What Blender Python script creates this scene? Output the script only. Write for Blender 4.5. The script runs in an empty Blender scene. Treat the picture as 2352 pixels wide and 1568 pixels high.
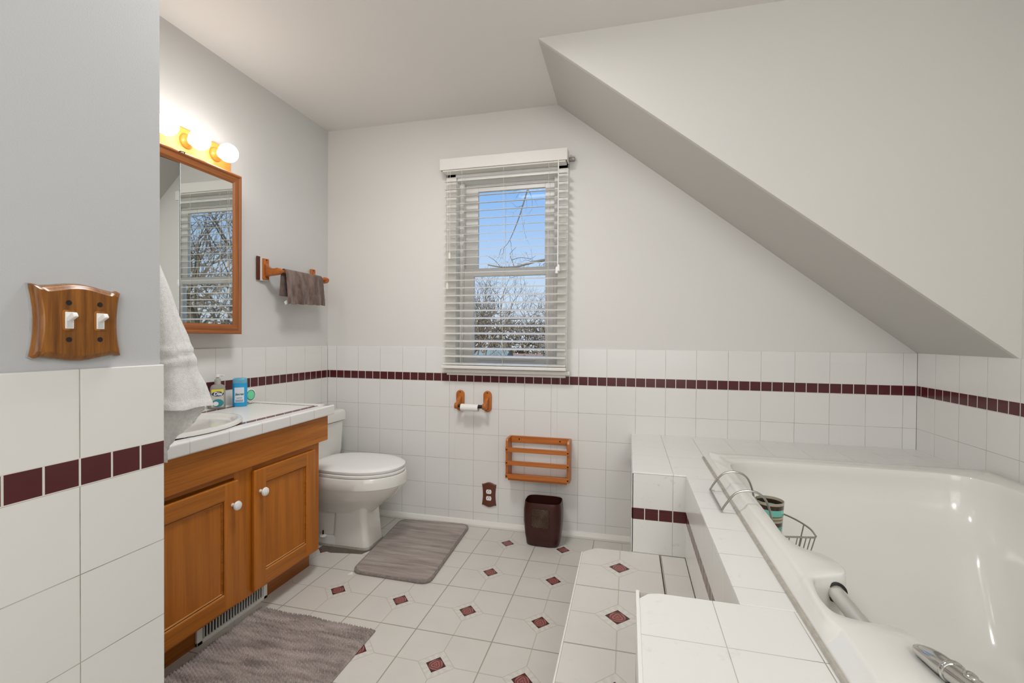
import bpy, bmesh, math, random
from mathutils import Vector, Matrix
random.seed(7)
SC = bpy.context.scene
COL = SC.collection
PI = math.pi

# ---------------------------------------------------------------- materials
def srgb(r, g, b):
    def f(c):
        c /= 255.0
        return c / 12.92 if c <= .04045 else ((c + .055) / 1.055) ** 2.4
    return (f(r), f(g), f(b), 1)

class NT:
    def __init__(s, name):
        s.m = bpy.data.materials.new(name); s.m.use_nodes = True
        s.t = s.m.node_tree; s.n = s.t.nodes; s.l = s.t.links
        s.b = s.n['Principled BSDF']
    def new(s, k, **kw):
        x = s.n.new(k)
        for a, v in kw.items(): setattr(x, a, v)
        return x
    def put(s, sock, v):
        if isinstance(v, bpy.types.NodeSocket): s.l.new(v, sock)
        else: sock.default_value = v
    def math(s, op, a, b=None, c=None):
        x = s.new('ShaderNodeMath', operation=op)
        s.put(x.inputs[0], a)
        if b is not None: s.put(x.inputs[1], b)
        if c is not None: s.put(x.inputs[2], c)
        return x.outputs[0]
    def mix(s, f, a, b):
        x = s.new('ShaderNodeMix', data_type='RGBA')
        s.put(x.inputs[0], f); s.put(x.inputs[6], a); s.put(x.inputs[7], b)
        return x.outputs[2]
    def pos(s):
        x = s.new('ShaderNodeNewGeometry'); y = s.new('ShaderNodeSeparateXYZ')
        s.l.new(x.outputs['Position'], y.inputs[0])
        return y.outputs, x.outputs['Position']
    def objc(s):
        return s.new('ShaderNodeTexCoord').outputs['Object']
    def noise(s, vec, scale, detail=2, rough=.5, vscale=None, dist=0):
        if vscale:
            mp = s.new('ShaderNodeMapping'); mp.inputs['Scale'].default_value = vscale
            s.l.new(vec, mp.inputs[0]); vec = mp.outputs[0]
        x = s.new('ShaderNodeTexNoise'); s.l.new(vec, x.inputs['Vector'])
        x.inputs['Scale'].default_value = scale; x.inputs['Detail'].default_value = detail
        x.inputs['Roughness'].default_value = rough; x.inputs['Distortion'].default_value = dist
        return x.outputs['Fac']
    def ramp(s, f, stops):
        x = s.new('ShaderNodeValToRGB'); s.l.new(f, x.inputs[0]); e = x.color_ramp.elements
        while len(e) < len(stops): e.new(.5)
        for q, (p, c) in zip(e, stops): q.position = p; q.color = c
        return x.outputs[0]
    def bump(s, h, strength=.3, dist=.002):
        x = s.new('ShaderNodeBump'); x.inputs['Strength'].default_value = strength
        x.inputs['Distance'].default_value = dist
        s.put(x.inputs['Height'], h); s.l.new(x.outputs[0], s.b.inputs['Normal'])
    def set(s, color=None, rough=None, metal=None, **kw):
        if color is not None: s.put(s.b.inputs['Base Color'], color)
        if rough is not None: s.put(s.b.inputs['Roughness'], rough)
        if metal is not None: s.b.inputs['Metallic'].default_value = metal
        for k, v in kw.items(): s.put(s.b.inputs[k.replace('_', ' ')], v)
        return s

def plain(name, color, rough=.5, metal=0, var=0.0, scale=20, **kw):
    n = NT(name)
    if var:
        f = n.noise(n.objc(), scale, 3)
        c2 = tuple(max(0, x * (1 - var)) for x in color[:3]) + (1,)
        n.set(n.mix(f, c2, color), rough, metal, **kw)
    else: n.set(color, rough, metal, **kw)
    return n.m

def paint(name, color, bump=.12):
    n = NT(name); _, p = n.pos()
    f = n.noise(p, 1.3, 2)
    c2 = tuple(x * .955 for x in color[:3]) + (1,)
    n.set(n.mix(f, c2, color), .62)
    n.bump(n.noise(p, 380, 2), bump, .0006)
    return n.m

def wood(name, dark, light, grain='z', scale=1.0, rough=.34, line=.35):
    n = NT(name); v = n.objc()
    al = {'x': (.05, 1, 1), 'y': (1, .05, 1), 'z': (1, 1, .05)}[grain]
    al = tuple(a * scale for a in al)
    f1 = n.noise(v, 26, 4, .6, al, .25)
    f2 = n.noise(v, 190, 3, .65, tuple(a if a > .2 * scale else a * .45 for a in al), 0)
    f3 = n.noise(v, 7, 2, .5, al, .8)
    base = n.ramp(f1, [(.3, dark), (.68, light)])
    mid = tuple(a * .72 for a in dark[:3]) + (1,)
    streak = n.ramp(f2, [(.34, (1, 1, 1, 1)), (.52, (0, 0, 0, 1))])
    c = n.mix(n.math('MULTIPLY', streak, line), base, mid)
    broad = n.ramp(f3, [(.3, (0, 0, 0, 1)), (.75, (1, 1, 1, 1))])
    c = n.mix(n.math('MULTIPLY', broad, .3), c, dark)
    n.set(c, rough, Specular_IOR_Level=.4)
    n.bump(f2, .08, .0006)
    return n.m

TILE = srgb(230, 229, 225); GROUT = srgb(190, 184, 175); MAROON = srgb(80, 27, 33); WGROUT = srgb(222, 218, 210)
def tile(name, ua, u0, va=None, v0=.855, p=.155, strip=None, pv=None, su0=None, dirt=0.0, glow=.22):
    """square glazed tiles on world axes ua (across) and va; an optional maroon strip (z lo, z hi) of small tiles"""
    n = NT(name); P, vec = n.pos(); ix = {'x': 0, 'y': 1, 'z': 2}
    pv = pv or p
    def line(coord, o, per):
        t = n.math('FRACT', n.math('DIVIDE', n.math('SUBTRACT', coord, o), per))
        return n.math('MULTIPLY', n.math('MINIMUM', t, n.math('SUBTRACT', 1.0, t)), per)
    U = P[ix[ua]]; V = P[ix[va]] if va else None
    du = line(U, u0, p)
    g = n.math('LESS_THAN', du, .0009)
    if va:
        dv = line(V, v0, pv)
        gv = n.math('LESS_THAN', dv, .0009)
        if strip: gv = n.math('MULTIPLY', gv, n.math('LESS_THAN', V, strip[1] - .001))
        g = n.math('MAXIMUM', g, gv)
    cell = n.new('ShaderNodeCombineXYZ')
    n.l.new(n.math('FLOOR', n.math('DIVIDE', n.math('SUBTRACT', U, u0), p)), cell.inputs[0])
    if va: n.l.new(n.math('FLOOR', n.math('DIVIDE', n.math('SUBTRACT', V, v0), pv)), cell.inputs[1])
    wn = n.new('ShaderNodeTexWhiteNoise', noise_dimensions='3D'); n.l.new(cell.outputs[0], wn.inputs['Vector'])
    c = n.mix(n.math('MULTIPLY', wn.outputs['Value'], .5), TILE, srgb(226, 224, 220))
    gdirt = n.noise(vec, 9, 4, .6)
    gcol = n.mix(n.ramp(gdirt, [(.42, (0, 0, 0, 1)), (.7, (1, 1, 1, 1))]), GROUT, srgb(150, 143, 132))
    c = n.mix(g, c, gcol)
    if strip:
        lo, hi = strip
        inb = n.math('MULTIPLY', n.math('GREATER_THAN', V, lo), n.math('LESS_THAN', V, hi))
        d3 = line(U, u0 if su0 is None else su0, p / 3)
        e = n.math('MINIMUM', n.math('SUBTRACT', V, lo), n.math('SUBTRACT', hi, V))
        ing = n.math('LESS_THAN', n.math('MINIMUM', d3, e), .0017)
        mv = n.noise(vec, 14, 3)
        sc = n.mix(mv, srgb(74, 24, 29), srgb(90, 33, 38))
        sc = n.mix(ing, sc, WGROUT)
        c = n.mix(inb, c, sc)
    if dirt:
        dd = n.ramp(n.noise(vec, 22, 5, .7), [(.60, (0, 0, 0, 1)), (.72, (1, 1, 1, 1))])
        c = n.mix(n.math('MULTIPLY', dd, dirt), c, srgb(120, 112, 100))
    n.set(c, n.math('MULTIPLY_ADD', g, .45, glow), Specular_IOR_Level=.45)
    hh = n.math('MULTIPLY', n.math('MINIMUM', du, .004), 250)
    wob = n.math('MULTIPLY', n.noise(vec, 9, 2), .55)
    n.bump(n.math('ADD', hh, wob), .16, .0012)
    return n.m

def vinyl(name, x0, y0, px, py):
    n = NT(name); P, vec = n.pos()
    def cell(c, o, per):
        t = n.math('FRACT', n.math('ADD', n.math('DIVIDE', n.math('SUBTRACT', c, o), per), .5))
        return n.math('SUBTRACT', t, .5)
    a = cell(P[0], x0, px); b = cell(P[1], y0, py)
    A = n.math('ABSOLUTE', a); B = n.math('ABSOLUTE', b)
    L1 = n.math('ADD', A, B)
    base = n.mix(n.noise(vec, 5, 4, .6), srgb(203, 199, 191), srgb(216, 213, 206))
    spots = n.ramp(n.noise(vec, 34, 4, .7), [(.64, (0, 0, 0, 1)), (.8, (1, 1, 1, 1))])
    base = n.mix(n.math('MULTIPLY', spots, .28), base, srgb(160, 152, 140))
    gl = srgb(184, 177, 164)
    out = n.math('GREATER_THAN', L1, .225)
    thin = n.math('MULTIPLY', n.math('LESS_THAN', n.math('MINIMUM', A, B), .0062), out)
    c = n.mix(n.math('MULTIPLY', thin, .85), base, gl)
    seam = n.math('GREATER_THAN', n.math('MAXIMUM', A, B), .4925)
    seamc = n.mix(n.noise(vec, 3.2, 3), srgb(178, 170, 158), srgb(140, 131, 120))
    c = n.mix(seam, c, seamc)
    wedge = n.math('LESS_THAN', L1, .225)
    ang = n.math('ARCTAN2', b, a)
    sp = n.math('SINE', n.math('MULTIPLY', ang, 12.0))
    wc = n.mix(n.math('MULTIPLY_ADD', sp, .3, .5), srgb(216, 213, 206), srgb(201, 197, 188))
    c = n.mix(wedge, c, wc)
    ln = n.math('LESS_THAN', n.math('ABSOLUTE', n.math('SUBTRACT', L1, .222)), .0065)
    c = n.mix(n.math('MULTIPLY', ln, .8), c, srgb(188, 181, 168))
    # rose square
    r = n.math('SQRT', n.math('ADD', n.math('MULTIPLY', a, a), n.math('MULTIPLY', b, b)))
    swirl = n.math('SINE', n.math('ADD', n.math('MULTIPLY', r, 190.0), n.math('MULTIPLY', n.math('SINE', n.math('MULTIPLY', ang, 3.0)), 1.6)))
    rose = n.mix(n.math('MULTIPLY_ADD', swirl, .5, .5), srgb(104, 48, 48), srgb(164, 104, 98))
    rose = n.mix(n.math('GREATER_THAN', r, .078), rose, srgb(72, 28, 28))
    inn = n.math('LESS_THAN', L1, .122)
    c = n.mix(inn, c, rose)
    n.set(c, .36, Specular_IOR_Level=.4)
    n.bump(n.math('ADD', n.noise(vec, 240, 2), n.math('MULTIPLY', seam, -2.0)), .1, .0008)
    return n.m

M = {}
M['paint_left'] = paint('grey_wall_paint', srgb(216, 215, 212))
M['paint_back'] = paint('back_wall_paint', srgb(224, 221, 216))
M['paint_part'] = paint('cool_grey_wall_paint', srgb(196, 197, 198), .3)
M['ceil'] = paint('ceiling_paint', srgb(236, 233, 228), .06)
M['slope'] = paint('slope_shaded_paint', srgb(206, 203, 198), .06)  # darker than the cheek: the slope's shade is put into its colour
M['cheek'] = paint('dormer_paint', srgb(221, 218, 212), .06)
M['tile_back'] = tile('white_tile_back', 'x', .0678, 'z', strip=(.855, .905))
M['tile_left'] = tile('white_tile_left', 'y', -.062, 'z', strip=(.855, .905))
M['tile_right'] = tile('white_tile_right', 'y', -.134, 'z', strip=(.855, .905))
M['tile_part'] = tile('white_tile_partition', 'y', -2.0125, 'z', strip=(.855, .905))
M['tile_face'] = tile('white_tile_face', 'x', 2.058, 'z', v0=.445, strip=(.415, .462), dirt=.25, pv=.3)
M['tile_apron'] = tile('white_tile_apron', 'y', -1.0, 'z', v0=.6, strip=(.418, .462), pv=.4)
M['tile_deck'] = tile('white_tile_deck', 'x', 2.060, 'y', v0=-.0, p=.1555, dirt=.18)
M['tile_deck_front'] = tile('white_tile_bench', 'x', 2.054, 'y', v0=-1.6225, p=.1455, dirt=.12)
M['tile_edge'] = tile('counter_edge_tile', 'y', -.633, None, p=.154)
M['floor'] = vinyl('rose_vinyl_floor', 1.259, -.503, .3025, .3225)
M['step'] = vinyl('rose_vinyl_step', 1.8635, -.892, .305, .306)
M['oak_v'] = wood('honey_oak_vertical', srgb(160, 90, 20), srgb(198, 119, 36), 'z')
M['oak_h'] = wood('honey_oak_horizontal', srgb(154, 88, 22), srgb(198, 120, 40), 'y', line=.55)
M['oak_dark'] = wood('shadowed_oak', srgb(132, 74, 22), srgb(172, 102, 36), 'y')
M['worn'] = wood('worn_oak_edge', srgb(172, 108, 44), srgb(216, 172, 118), 'y', 2.0)
M['mirror_wood'] = wood('walnut_frame_vertical', srgb(130, 74, 36), srgb(172, 108, 58), 'z')
M['mirror_wood_h'] = wood('walnut_frame_horizontal', srgb(130, 74, 36), srgb(178, 110, 58), 'y')
M['bar_wood'] = wood('golden_oak', srgb(186, 122, 48), srgb(214, 152, 70), 'y')
M['pine_x'] = wood('orange_pine_x', srgb(168, 90, 34), srgb(204, 124, 58), 'x', 1.6)
M['pine_z'] = wood('orange_pine_z', srgb(166, 90, 34), srgb(202, 122, 56), 'z', 1.6)
M['pine_y'] = wood('orange_pine_y', srgb(160, 84, 32), srgb(198, 116, 52), 'y', 1.6)
M['switch_wood'] = wood('varnished_cherry', srgb(98, 56, 18), srgb(174, 112, 44), 'z', 3.2, .3)
M['brown_plastic'] = plain('brown_outlet_plate', srgb(104, 56, 38), .4, var=.2)
M['porcelain'] = plain('white_porcelain', srgb(228, 226, 220), .12, var=.03, scale=4, Coat_Weight=.3)
M['acrylic'] = plain('white_tub_acrylic', srgb(231, 229, 222), .17, var=.03, scale=3, Coat_Weight=.4)
M['white_gloss'] = plain('white_gloss', srgb(235, 233, 228), .3)
M['white_paint'] = plain('white_trim_paint', srgb(232, 229, 222), .4, var=.05)
M['vinyl_white'] = plain('white_window_vinyl', srgb(233, 231, 226), .35)
M['blind'] = plain('white_blind_slat', srgb(232, 228, 221), .45, var=.04)
M['cord'] = plain('cord_white', srgb(222, 217, 207), .7)
M['black'] = plain('black', srgb(18, 16, 15), .5)
M['darkhole'] = plain('dark_hole', srgb(26, 17, 12), .8)
M['hinge'] = plain('dark_bronze', srgb(44, 30, 22), .45, .6)
M['chrome'] = plain('polished_chrome', srgb(205, 204, 200), .12, 1)
M['pearl'] = plain('pearl_metal', srgb(214, 212, 206), .22, .55)
M['wire'] = plain('satin_steel_wire', srgb(168, 166, 160), .28, 1)
M['white_plastic'] = plain('white_plastic', srgb(238, 237, 234), .3)
M['cardboard'] = plain('white_paper_core', srgb(240, 238, 234), .8)
M['caulk'] = plain('stained_caulk', srgb(196, 190, 178), .7, var=.5, scale=60)
M['grime'] = plain('worn_subfloor', srgb(112, 104, 92), .9, var=.5, scale=40)

def bronze():
    n = NT('dark_bronze_tin'); v = n.objc()
    n.set(n.mix(n.noise(v, 30, 3), srgb(58, 27, 24), srgb(74, 38, 32)), .33, .35)
    return n.m
M['bin'] = bronze()
def emblem():
    n = NT('antique_medallion'); v = n.objc()
    sep = n.new('ShaderNodeSeparateXYZ'); n.l.new(v, sep.inputs[0])
    r = n.math('SQRT', n.math('ADD', n.math('POWER', sep.outputs[0], 2.0), n.math('POWER', sep.outputs[2], 2.0)))
    rings = n.math('SINE', n.math('MULTIPLY', r, 900.0))
    n.set(n.mix(n.math('MULTIPLY_ADD', rings, .5, .5), srgb(48, 32, 26), srgb(98, 78, 60)), .45, .5)
    n.bump(n.math('ADD', rings, n.noise(v, 160, 3)), .5, .0015)
    return n.m
M['emblem'] = emblem()

def fabric(name, c1, c2, scale, vscale=None, rough=.95, fine=500, bs=.5, sheen=.3):
    n = NT(name); v = n.objc()
    f = n.noise(v, scale, 5, .65, vscale, .3)
    c = n.ramp(f, [(.34, c1), (.64, c2)])
    f2 = n.noise(v, fine, 2)
    c = n.mix(n.math('MULTIPLY', f2, .35), c, c1)
    n.set(c, rough, Sheen_Weight=sheen, Specular_IOR_Level=.15)
    n.bump(f2, bs, .003)
    return n.m
M['mat_loop'] = fabric('mauve_grey_chenille', srgb(120, 108, 104), srgb(186, 173, 166), 34, (.16, 1.0, 1), fine=150)
M['mat_pile'] = fabric('mauve_grey_pile', srgb(128, 116, 110), srgb(182, 171, 163), 18, (.16, 1.6, 1), fine=300)
M['mat_edge'] = fabric('mat_binding', srgb(120, 110, 106), srgb(146, 136, 131), 60, fine=400)
M['terry'] = fabric('white_terry', srgb(232, 230, 226), srgb(248, 247, 244), 120, fine=620, bs=.9)
M['plush'] = fabric('brown_plush', srgb(78, 60, 52), srgb(142, 120, 110), 28, (1, 1, .35), fine=420)

def glass(name, color=(1, 1, 1, 1), rough=0.0, ior=1.45):
    n = NT(name); n.set(color, rough, Transmission_Weight=1.0, IOR=ior); return n.m
M['pane'] = None
def pane():
    m = bpy.data.materials.new('window_glass'); m.use_nodes = True; t = m.node_tree
    t.nodes.clear(); o = t.nodes.new('ShaderNodeOutputMaterial')
    a = t.nodes.new('ShaderNodeBsdfTransparent'); b = t.nodes.new('ShaderNodeBsdfGlossy'); b.inputs['Roughness'].default_value = .02
    fr = t.nodes.new('ShaderNodeFresnel'); fr.inputs[0].default_value = 1.25
    mx = t.nodes.new('ShaderNodeMixShader'); sc_ = t.nodes.new('ShaderNodeMath'); sc_.operation = 'MULTIPLY'; sc_.inputs[1].default_value = .25; t.links.new(fr.outputs[0], sc_.inputs[0]); t.links.new(sc_.outputs[0], mx.inputs[0])
    t.links.new(a.outputs[0], mx.inputs[1]); t.links.new(b.outputs[0], mx.inputs[2]); t.links.new(mx.outputs[0], o.inputs[0])
    a.inputs[0].default_value = (.97, .985, .98, 1)
    return m
M['pane'] = pane()
M['mirror'] = plain('silvered_mirror', srgb(224, 228, 226), .012, 1)
M['clear'] = glass('clear_plastic', (.96, .97, .97, 1), .05, 1.3)
def bulb():
    n = NT('frosted_bulb_lit'); n.set(srgb(255, 250, 240), .4)
    n.b.inputs['Emission Color'].default_value = (1, .965, .93, 1); n.b.inputs['Emission Strength'].default_value = 13.5
    return n.m
M['bulb'] = bulb()
def tumbler():
    n = NT('striped_tumbler'); v = n.objc()
    sep = n.new('ShaderNodeSeparateXYZ'); n.l.new(v, sep.inputs[0])
    t = n.math('DIVIDE', sep.outputs[2], .145)
    x = n.new('ShaderNodeValToRGB'); n.l.new(t, x.inputs[0]); x.color_ramp.interpolation = 'CONSTANT'
    br = srgb(58, 38, 30); te = srgb(64, 170, 158); tp = srgb(178, 168, 146); ol = srgb(112, 116, 84); lt = srgb(120, 205, 190)
    st = [(0, tp), (.06, br), (.14, tp), (.19, ol), (.22, tp), (.27, ol), (.31, tp), (.36, te), (.46, br), (.55, tp), (.60, ol), (.63, tp), (.67, ol), (.70, lt), (.84, br), (.94, tp)]
    e = x.color_ramp.elements
    while len(e) < len(st): e.new(.5)
    for q, (p, c) in zip(e, st): q.position = p; q.color = c
    n.set(x.outputs[0], .15, Coat_Weight=.5)
    return n.m
M['tumbler'] = tumbler()

# ---------------------------------------------------------------- mesh kit
class MB:
    def __init__(s): s.bm = bmesh.new(); s.smooth = False
    def _merge(s, b2):
        me = bpy.data.meshes.new('t'); b2.to_mesh(me); b2.free(); s.bm.from_mesh(me); bpy.data.meshes.remove(me)
    def box(s, x0, x1, y0, y1, z0, z1, bev=0, seg=2):
        b = bmesh.new(); r = bmesh.ops.create_cube(b, size=1)
        for v in b.verts: v.co = Vector(((x0 + x1) / 2 + v.co.x * (x1 - x0), (y0 + y1) / 2 + v.co.y * (y1 - y0), (z0 + z1) / 2 + v.co.z * (z1 - z0)))
        if bev: bmesh.ops.bevel(b, geom=list(b.edges), offset=bev, segments=seg, profile=.5, affect='EDGES')
        s._merge(b); return s
    def obox(s, c, size, R, bev=0, seg=2):
        b = bmesh.new(); bmesh.ops.create_cube(b, size=1)
        for v in b.verts: v.co = Vector((v.co.x * size[0], v.co.y * size[1], v.co.z * size[2]))
        if bev: bmesh.ops.bevel(b, geom=list(b.edges), offset=bev, segments=seg, profile=.5, affect='EDGES')
        for v in b.verts: v.co = R @ v.co + Vector(c)
        s._merge(b); return s
    def prism(s, pts, axis, a0, a1, bev=0, seg=2):
        """pts: 2-D outline; axis: extrusion axis. x->(y,z) y->(x,z) z->(x,y)"""
        b = bmesh.new()
        def mk(p, a): return {'x': (a, p[0], p[1]), 'y': (p[0], a, p[1]), 'z': (p[0], p[1], a)}[axis]
        lo = [b.verts.new(mk(p, a0)) for p in pts]; hi = [b.verts.new(mk(p, a1)) for p in pts]
        n = len(pts)
        f0 = b.faces.new(lo); f1 = b.faces.new(hi)
        for i in range(n): b.faces.new((lo[i], lo[(i + 1) % n], hi[(i + 1) % n], hi[i]))
        bmesh.ops.recalc_face_normals(b, faces=b.faces)
        if bev:
            ed = [e for e in b.edges if (e.verts[0] in lo and e.verts[1] in lo) or (e.verts[0] in hi and e.verts[1] in hi)]
            bmesh.ops.bevel(b, geom=ed, offset=bev, segments=seg, profile=.5, affect='EDGES')
        s._merge(b); return s
    def rings(s, rs, cap0=True, cap1=True, closed=True):
        b = bmesh.new(); L = [[b.verts.new(p) for p in r] for r in rs]; n = len(rs[0])
        for A, B in zip(L, L[1:]):
            for i in range(n if closed else n - 1):
                j = (i + 1) % n
                try: b.faces.new((A[i], A[j], B[j], B[i]))
                except ValueError: pass
        if cap0: b.faces.new(L[0])
        if cap1: b.faces.new(L[-1])
        bmesh.ops.recalc_face_normals(b, faces=b.faces)
        s._merge(b); return s
    def lathe(s, c, prof, axis='z', n=32, sx=1, sy=1):
        """prof: list of (r, h) along axis from c"""
        rs = []
        for r, h in prof:
            ring = []
            for i in range(n):
                t = 2 * PI * i / n; u, v = r * math.cos(t) * sx, r * math.sin(t) * sy
                d = {'z': (u, v, h), 'x': (h, u, v), 'y': (u, h, v)}[axis]
                ring.append((c[0] + d[0], c[1] + d[1], c[2] + d[2]))
            rs.append(ring)
        return s.rings(rs)
    def tube(s, pts, r, n=8, rad=None, cap=True):
        pts = [Vector(p) for p in pts]; rs = []; up = None
        for i, p in enumerate(pts):
            d = (pts[min(i + 1, len(pts) - 1)] - pts[max(i - 1, 0)])
            if d.length < 1e-9: d = Vector((0, 0, 1))
            d.normalize()
            if up is None:
                a = Vector((0, 0, 1)) if abs(d.z) < .9 else Vector((1, 0, 0))
                up = d.cross(a).normalized()
            up = (up - d * up.dot(d)).normalized(); w = d.cross(up)
            q = rad[i] if rad else r
            rs.append([tuple(p + (up * math.cos(2 * PI * k / n) + w * math.sin(2 * PI * k / n)) * q) for k in range(n)])
        return s.rings(rs, cap, cap)
    def sphere(s, c, r, seg=24, sz=(1, 1, 1)):
        b = bmesh.new(); bmesh.ops.create_uvsphere(b, u_segments=seg, v_segments=seg // 2, radius=r)
        for v in b.verts: v.co = Vector((v.co.x * sz[0] + c[0], v.co.y * sz[1] + c[1], v.co.z * sz[2] + c[2]))
        s._merge(b); return s
    def sheet(s, grid, thick=None):
        b = bmesh.new(); V = [[b.verts.new(p) for p in row] for row in grid]
        for i in range(len(V) - 1):
            for j in range(len(V[0]) - 1): b.faces.new((V[i][j], V[i][j + 1], V[i + 1][j + 1], V[i + 1][j]))
        bmesh.ops.recalc_face_normals(b, faces=b.faces)
        if thick: bmesh.ops.solidify(b, geom=list(b.faces), thickness=thick)
        s._merge(b); return s
    def build(s, name, mat, parent=None, smooth=False, origin=None, kind=None):
        me = bpy.data.meshes.new(name)
        vs = [v.co for v in s.bm.verts]
        lo = Vector([min(v[i] for v in vs) for i in range(3)]); hi = Vector([max(v[i] for v in vs) for i in range(3)])
        if origin is None: origin = Vector(((lo.x + hi.x) / 2, (lo.y + hi.y) / 2, lo.z if parent is None else (lo.z + hi.z) / 2))
        origin = Vector(origin)
        for v in s.bm.verts: v.co -= origin
        s.bm.to_mesh(me); s.bm.free()
        me.materials.append(mat)
        if smooth:
            for p in me.polygons: p.use_smooth = True
            try:
                me.set_sharp_from_angle(angle=math.radians(smooth if smooth is not True else 40))
            except Exception: pass
        o = bpy.data.objects.new(name, me); COL.objects.link(o)
        if parent is not None:
            o.parent = parent; o.location = origin - wloc(parent)
        else: o.location = origin
        if kind: o['kind'] = kind
        return o

def wloc(o):
    v = Vector((0, 0, 0))
    while o is not None: v += o.location; o = o.parent
    return v
def thing(name, label, cat, loc, group=None):
    o = bpy.data.objects.new(name, None); COL.objects.link(o); o.location = loc; o.empty_display_size = .05
    return tag(o, label, cat, group)
def tag(o, label, cat, group=None):
    o['label'] = label; o['category'] = cat
    if group: o['group'] = group
    return o
def struct(mb, name, mat, parent=None, **kw):
    return mb.build(name, mat, parent, kind='structure' if parent is None else None, **kw)

def catmull(P, n, closed=False):
    out = []; m = len(P); seg = m if closed else m - 1
    for i in range(seg):
        p = [Vector(P[(i + k) % m]) if closed else Vector(P[max(0, min(m - 1, i + k))]) for k in (-1, 0, 1, 2)]
        for j in range(n):
            t = j / n
            out.append(.5 * ((2 * p[1]) + (p[2] - p[0]) * t + (2 * p[0] - 5 * p[1] + 4 * p[2] - p[3]) * t * t + (3 * p[1] - p[0] - 3 * p[2] + p[3]) * t ** 3))
    if not closed: out.append(Vector(P[-1]))
    return out
def rrect(x0, x1, y0, y1, r, n=6):
    out = []
    for cx, cy, a in ((x1 - r, y1 - r, 0), (x0 + r, y1 - r, 90), (x0 + r, y0 + r, 180), (x1 - r, y0 + r, 270)):
        for k in range(n + 1):
            t = math.radians(a + 90 * k / n); out.append((cx + r * math.cos(t), cy + r * math.sin(t)))
    return out

# ---------------------------------------------------------------- room
W = 3.2245; H = 2.442; ZT = 1.06; YD = -.59; PX = .959; PY = -1.865; YF = -4.1
m = MB().box(-.15, W + .15, YF - .1, .2, -.1, 0); floor = struct(m, 'floor', M['floor'])
MB().prism([(.31, -.505), (.40, -.525), (.565, -.497), (.600, -.42), (.594, -.27), (.5, -.42), (.31, -.45)], 'z', 0, .0012).build('worn_patch', M['grime'], floor)
m = MB().box(-.15, W + .15, YF - .1, .2, H, H + .1); struct(m, 'ceiling', M['ceil'])
# sloped ceiling and the dormer cheek above it
sx = 1.487
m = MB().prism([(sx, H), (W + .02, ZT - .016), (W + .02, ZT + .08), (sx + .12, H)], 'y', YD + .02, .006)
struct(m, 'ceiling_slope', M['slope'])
m = MB().prism([(sx, H), (W + .02, H), (W + .02, ZT - .016)], 'y', YD, YD + .02); struct(m, 'wall_dormer', M['cheek'])
# left wall
m = MB().box(-.15, -.006, YF, .15, 0, H); wl = struct(m, 'wall_left', M['paint_left'])
MB().box(-.006, 0, PY, 0, 0, ZT, .0015, 1).build('tile_wainscot', M['tile_left'], wl)
# back wall with the window opening
hx0, hx1, hz0, hz1 = .88, 1.497, .945, 2.07
m = MB()
m.box(-.15, hx0, .006, .15, 0, H).box(hx1, W + .15, .006, .15, 0, H).box(hx0, hx1, .006, .15, 0, hz0).box(hx0, hx1, .006, .15, hz1, H)
wb = struct(m, 'wall_back', M['paint_back'])
m = MB().box(0, hx0, 0, .006, 0, ZT, .0015, 1).box(hx1, W, 0, .006, 0, ZT, .0015, 1).box(hx0, hx1, 0, .006, 0, hz0)
m.build('tile_wainscot', M['tile_back'], wb)
# right wall
m = MB().box(W + .006, W + .15, YF, .15, 0, H); wr = struct(m, 'wall_right', M['cheek'])
MB().box(W, W + .006, -2.6, 0, .55, ZT, .0015, 1).build('tile_wainscot', M['tile_right'], wr)
# near wall and partition
m = MB().box(-.15, W + .15, YF - .1, YF, 0, H); struct(m, 'wall_front', M['cheek'])
m = MB().prism([(-.0, PY), (PX - .004, PY), (PX - .004, YF), (PX - .12, YF), (PX - .12, PY - .11), (0, PY - .11)], 'z', 0, H)
wp = struct(m, 'wall_partition', M['paint_part'])
MB().box(PX - .004, PX + .0025, YF, PY + .004, 0, ZT, .002, 2).build('tile_wainscot', M['tile_part'], wp)
# base moulding
m = MB().prism([(0, 0), (-.018, 0), (-.018, .012), (-.008, .03), (0, .034)], 'x', .2, 1.906)
struct(m, 'baseboard_back', M['white_paint'])

# ---------------------------------------------------------------- window
m = MB()
m.box(.82, hx0 + .004, -.012, .02, .93, 2.12, .004).box(hx1 - .004, 1.553, -.012, .02, .93, 2.12, .004).box(.82, 1.553, -.012, .02, hz1, 2.125, .004)
win = struct(m, 'window_1', M['vinyl_white'])
m = MB().box(hx0, hx0 + .006, 0, .14, hz0, hz1).box(hx1 - .006, hx1, 0, .14, hz0, hz1).box(hx0, hx1, 0, .14, hz1 - .02, hz1).box(hx0, hx1, 0, .14, hz0, hz0 + .012)
m.box(hx0 + .006, .914, .04, .12, hz0, hz1 - .02, .003).box(1.465, hx1 - .006, .04, .12, hz0, hz1 - .02, .003)
m.build('window_jamb', M['vinyl_white'], win)
MB().box(.805, 1.572, -.04, .012, .912, .934, .004).box(.83, 1.545, -.014, .01, .895, .912, .003).build('window_sill', M['white_paint'], win)
def sash(name, x0, x1, z0, z1, gx0, gx1, gz0, gz1, y0, y1):
    m = MB().box(x0, gx0, y0, y1, z0, z1, .003).box(gx1, x1, y0, y1, z0, z1, .003).box(gx0 - .001, gx1 + .001, y0, y1, gz1, z1, .003).box(gx0 - .001, gx1 + .001, y0, y1, z0, gz0, .003)
    f = m.build(name, M['vinyl_white'], win)
    MB().box(gx0 - .004, gx1 + .004, (y0 + y1) / 2 - .002, (y0 + y1) / 2 + .002, gz0 - .004, gz1 + .004).build('pane', M['pane'], f)
sash('upper_sash', .914, 1.466, 1.50, 2.05, .992, 1.405, 1.536, 2.006, .078, .104)
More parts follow.
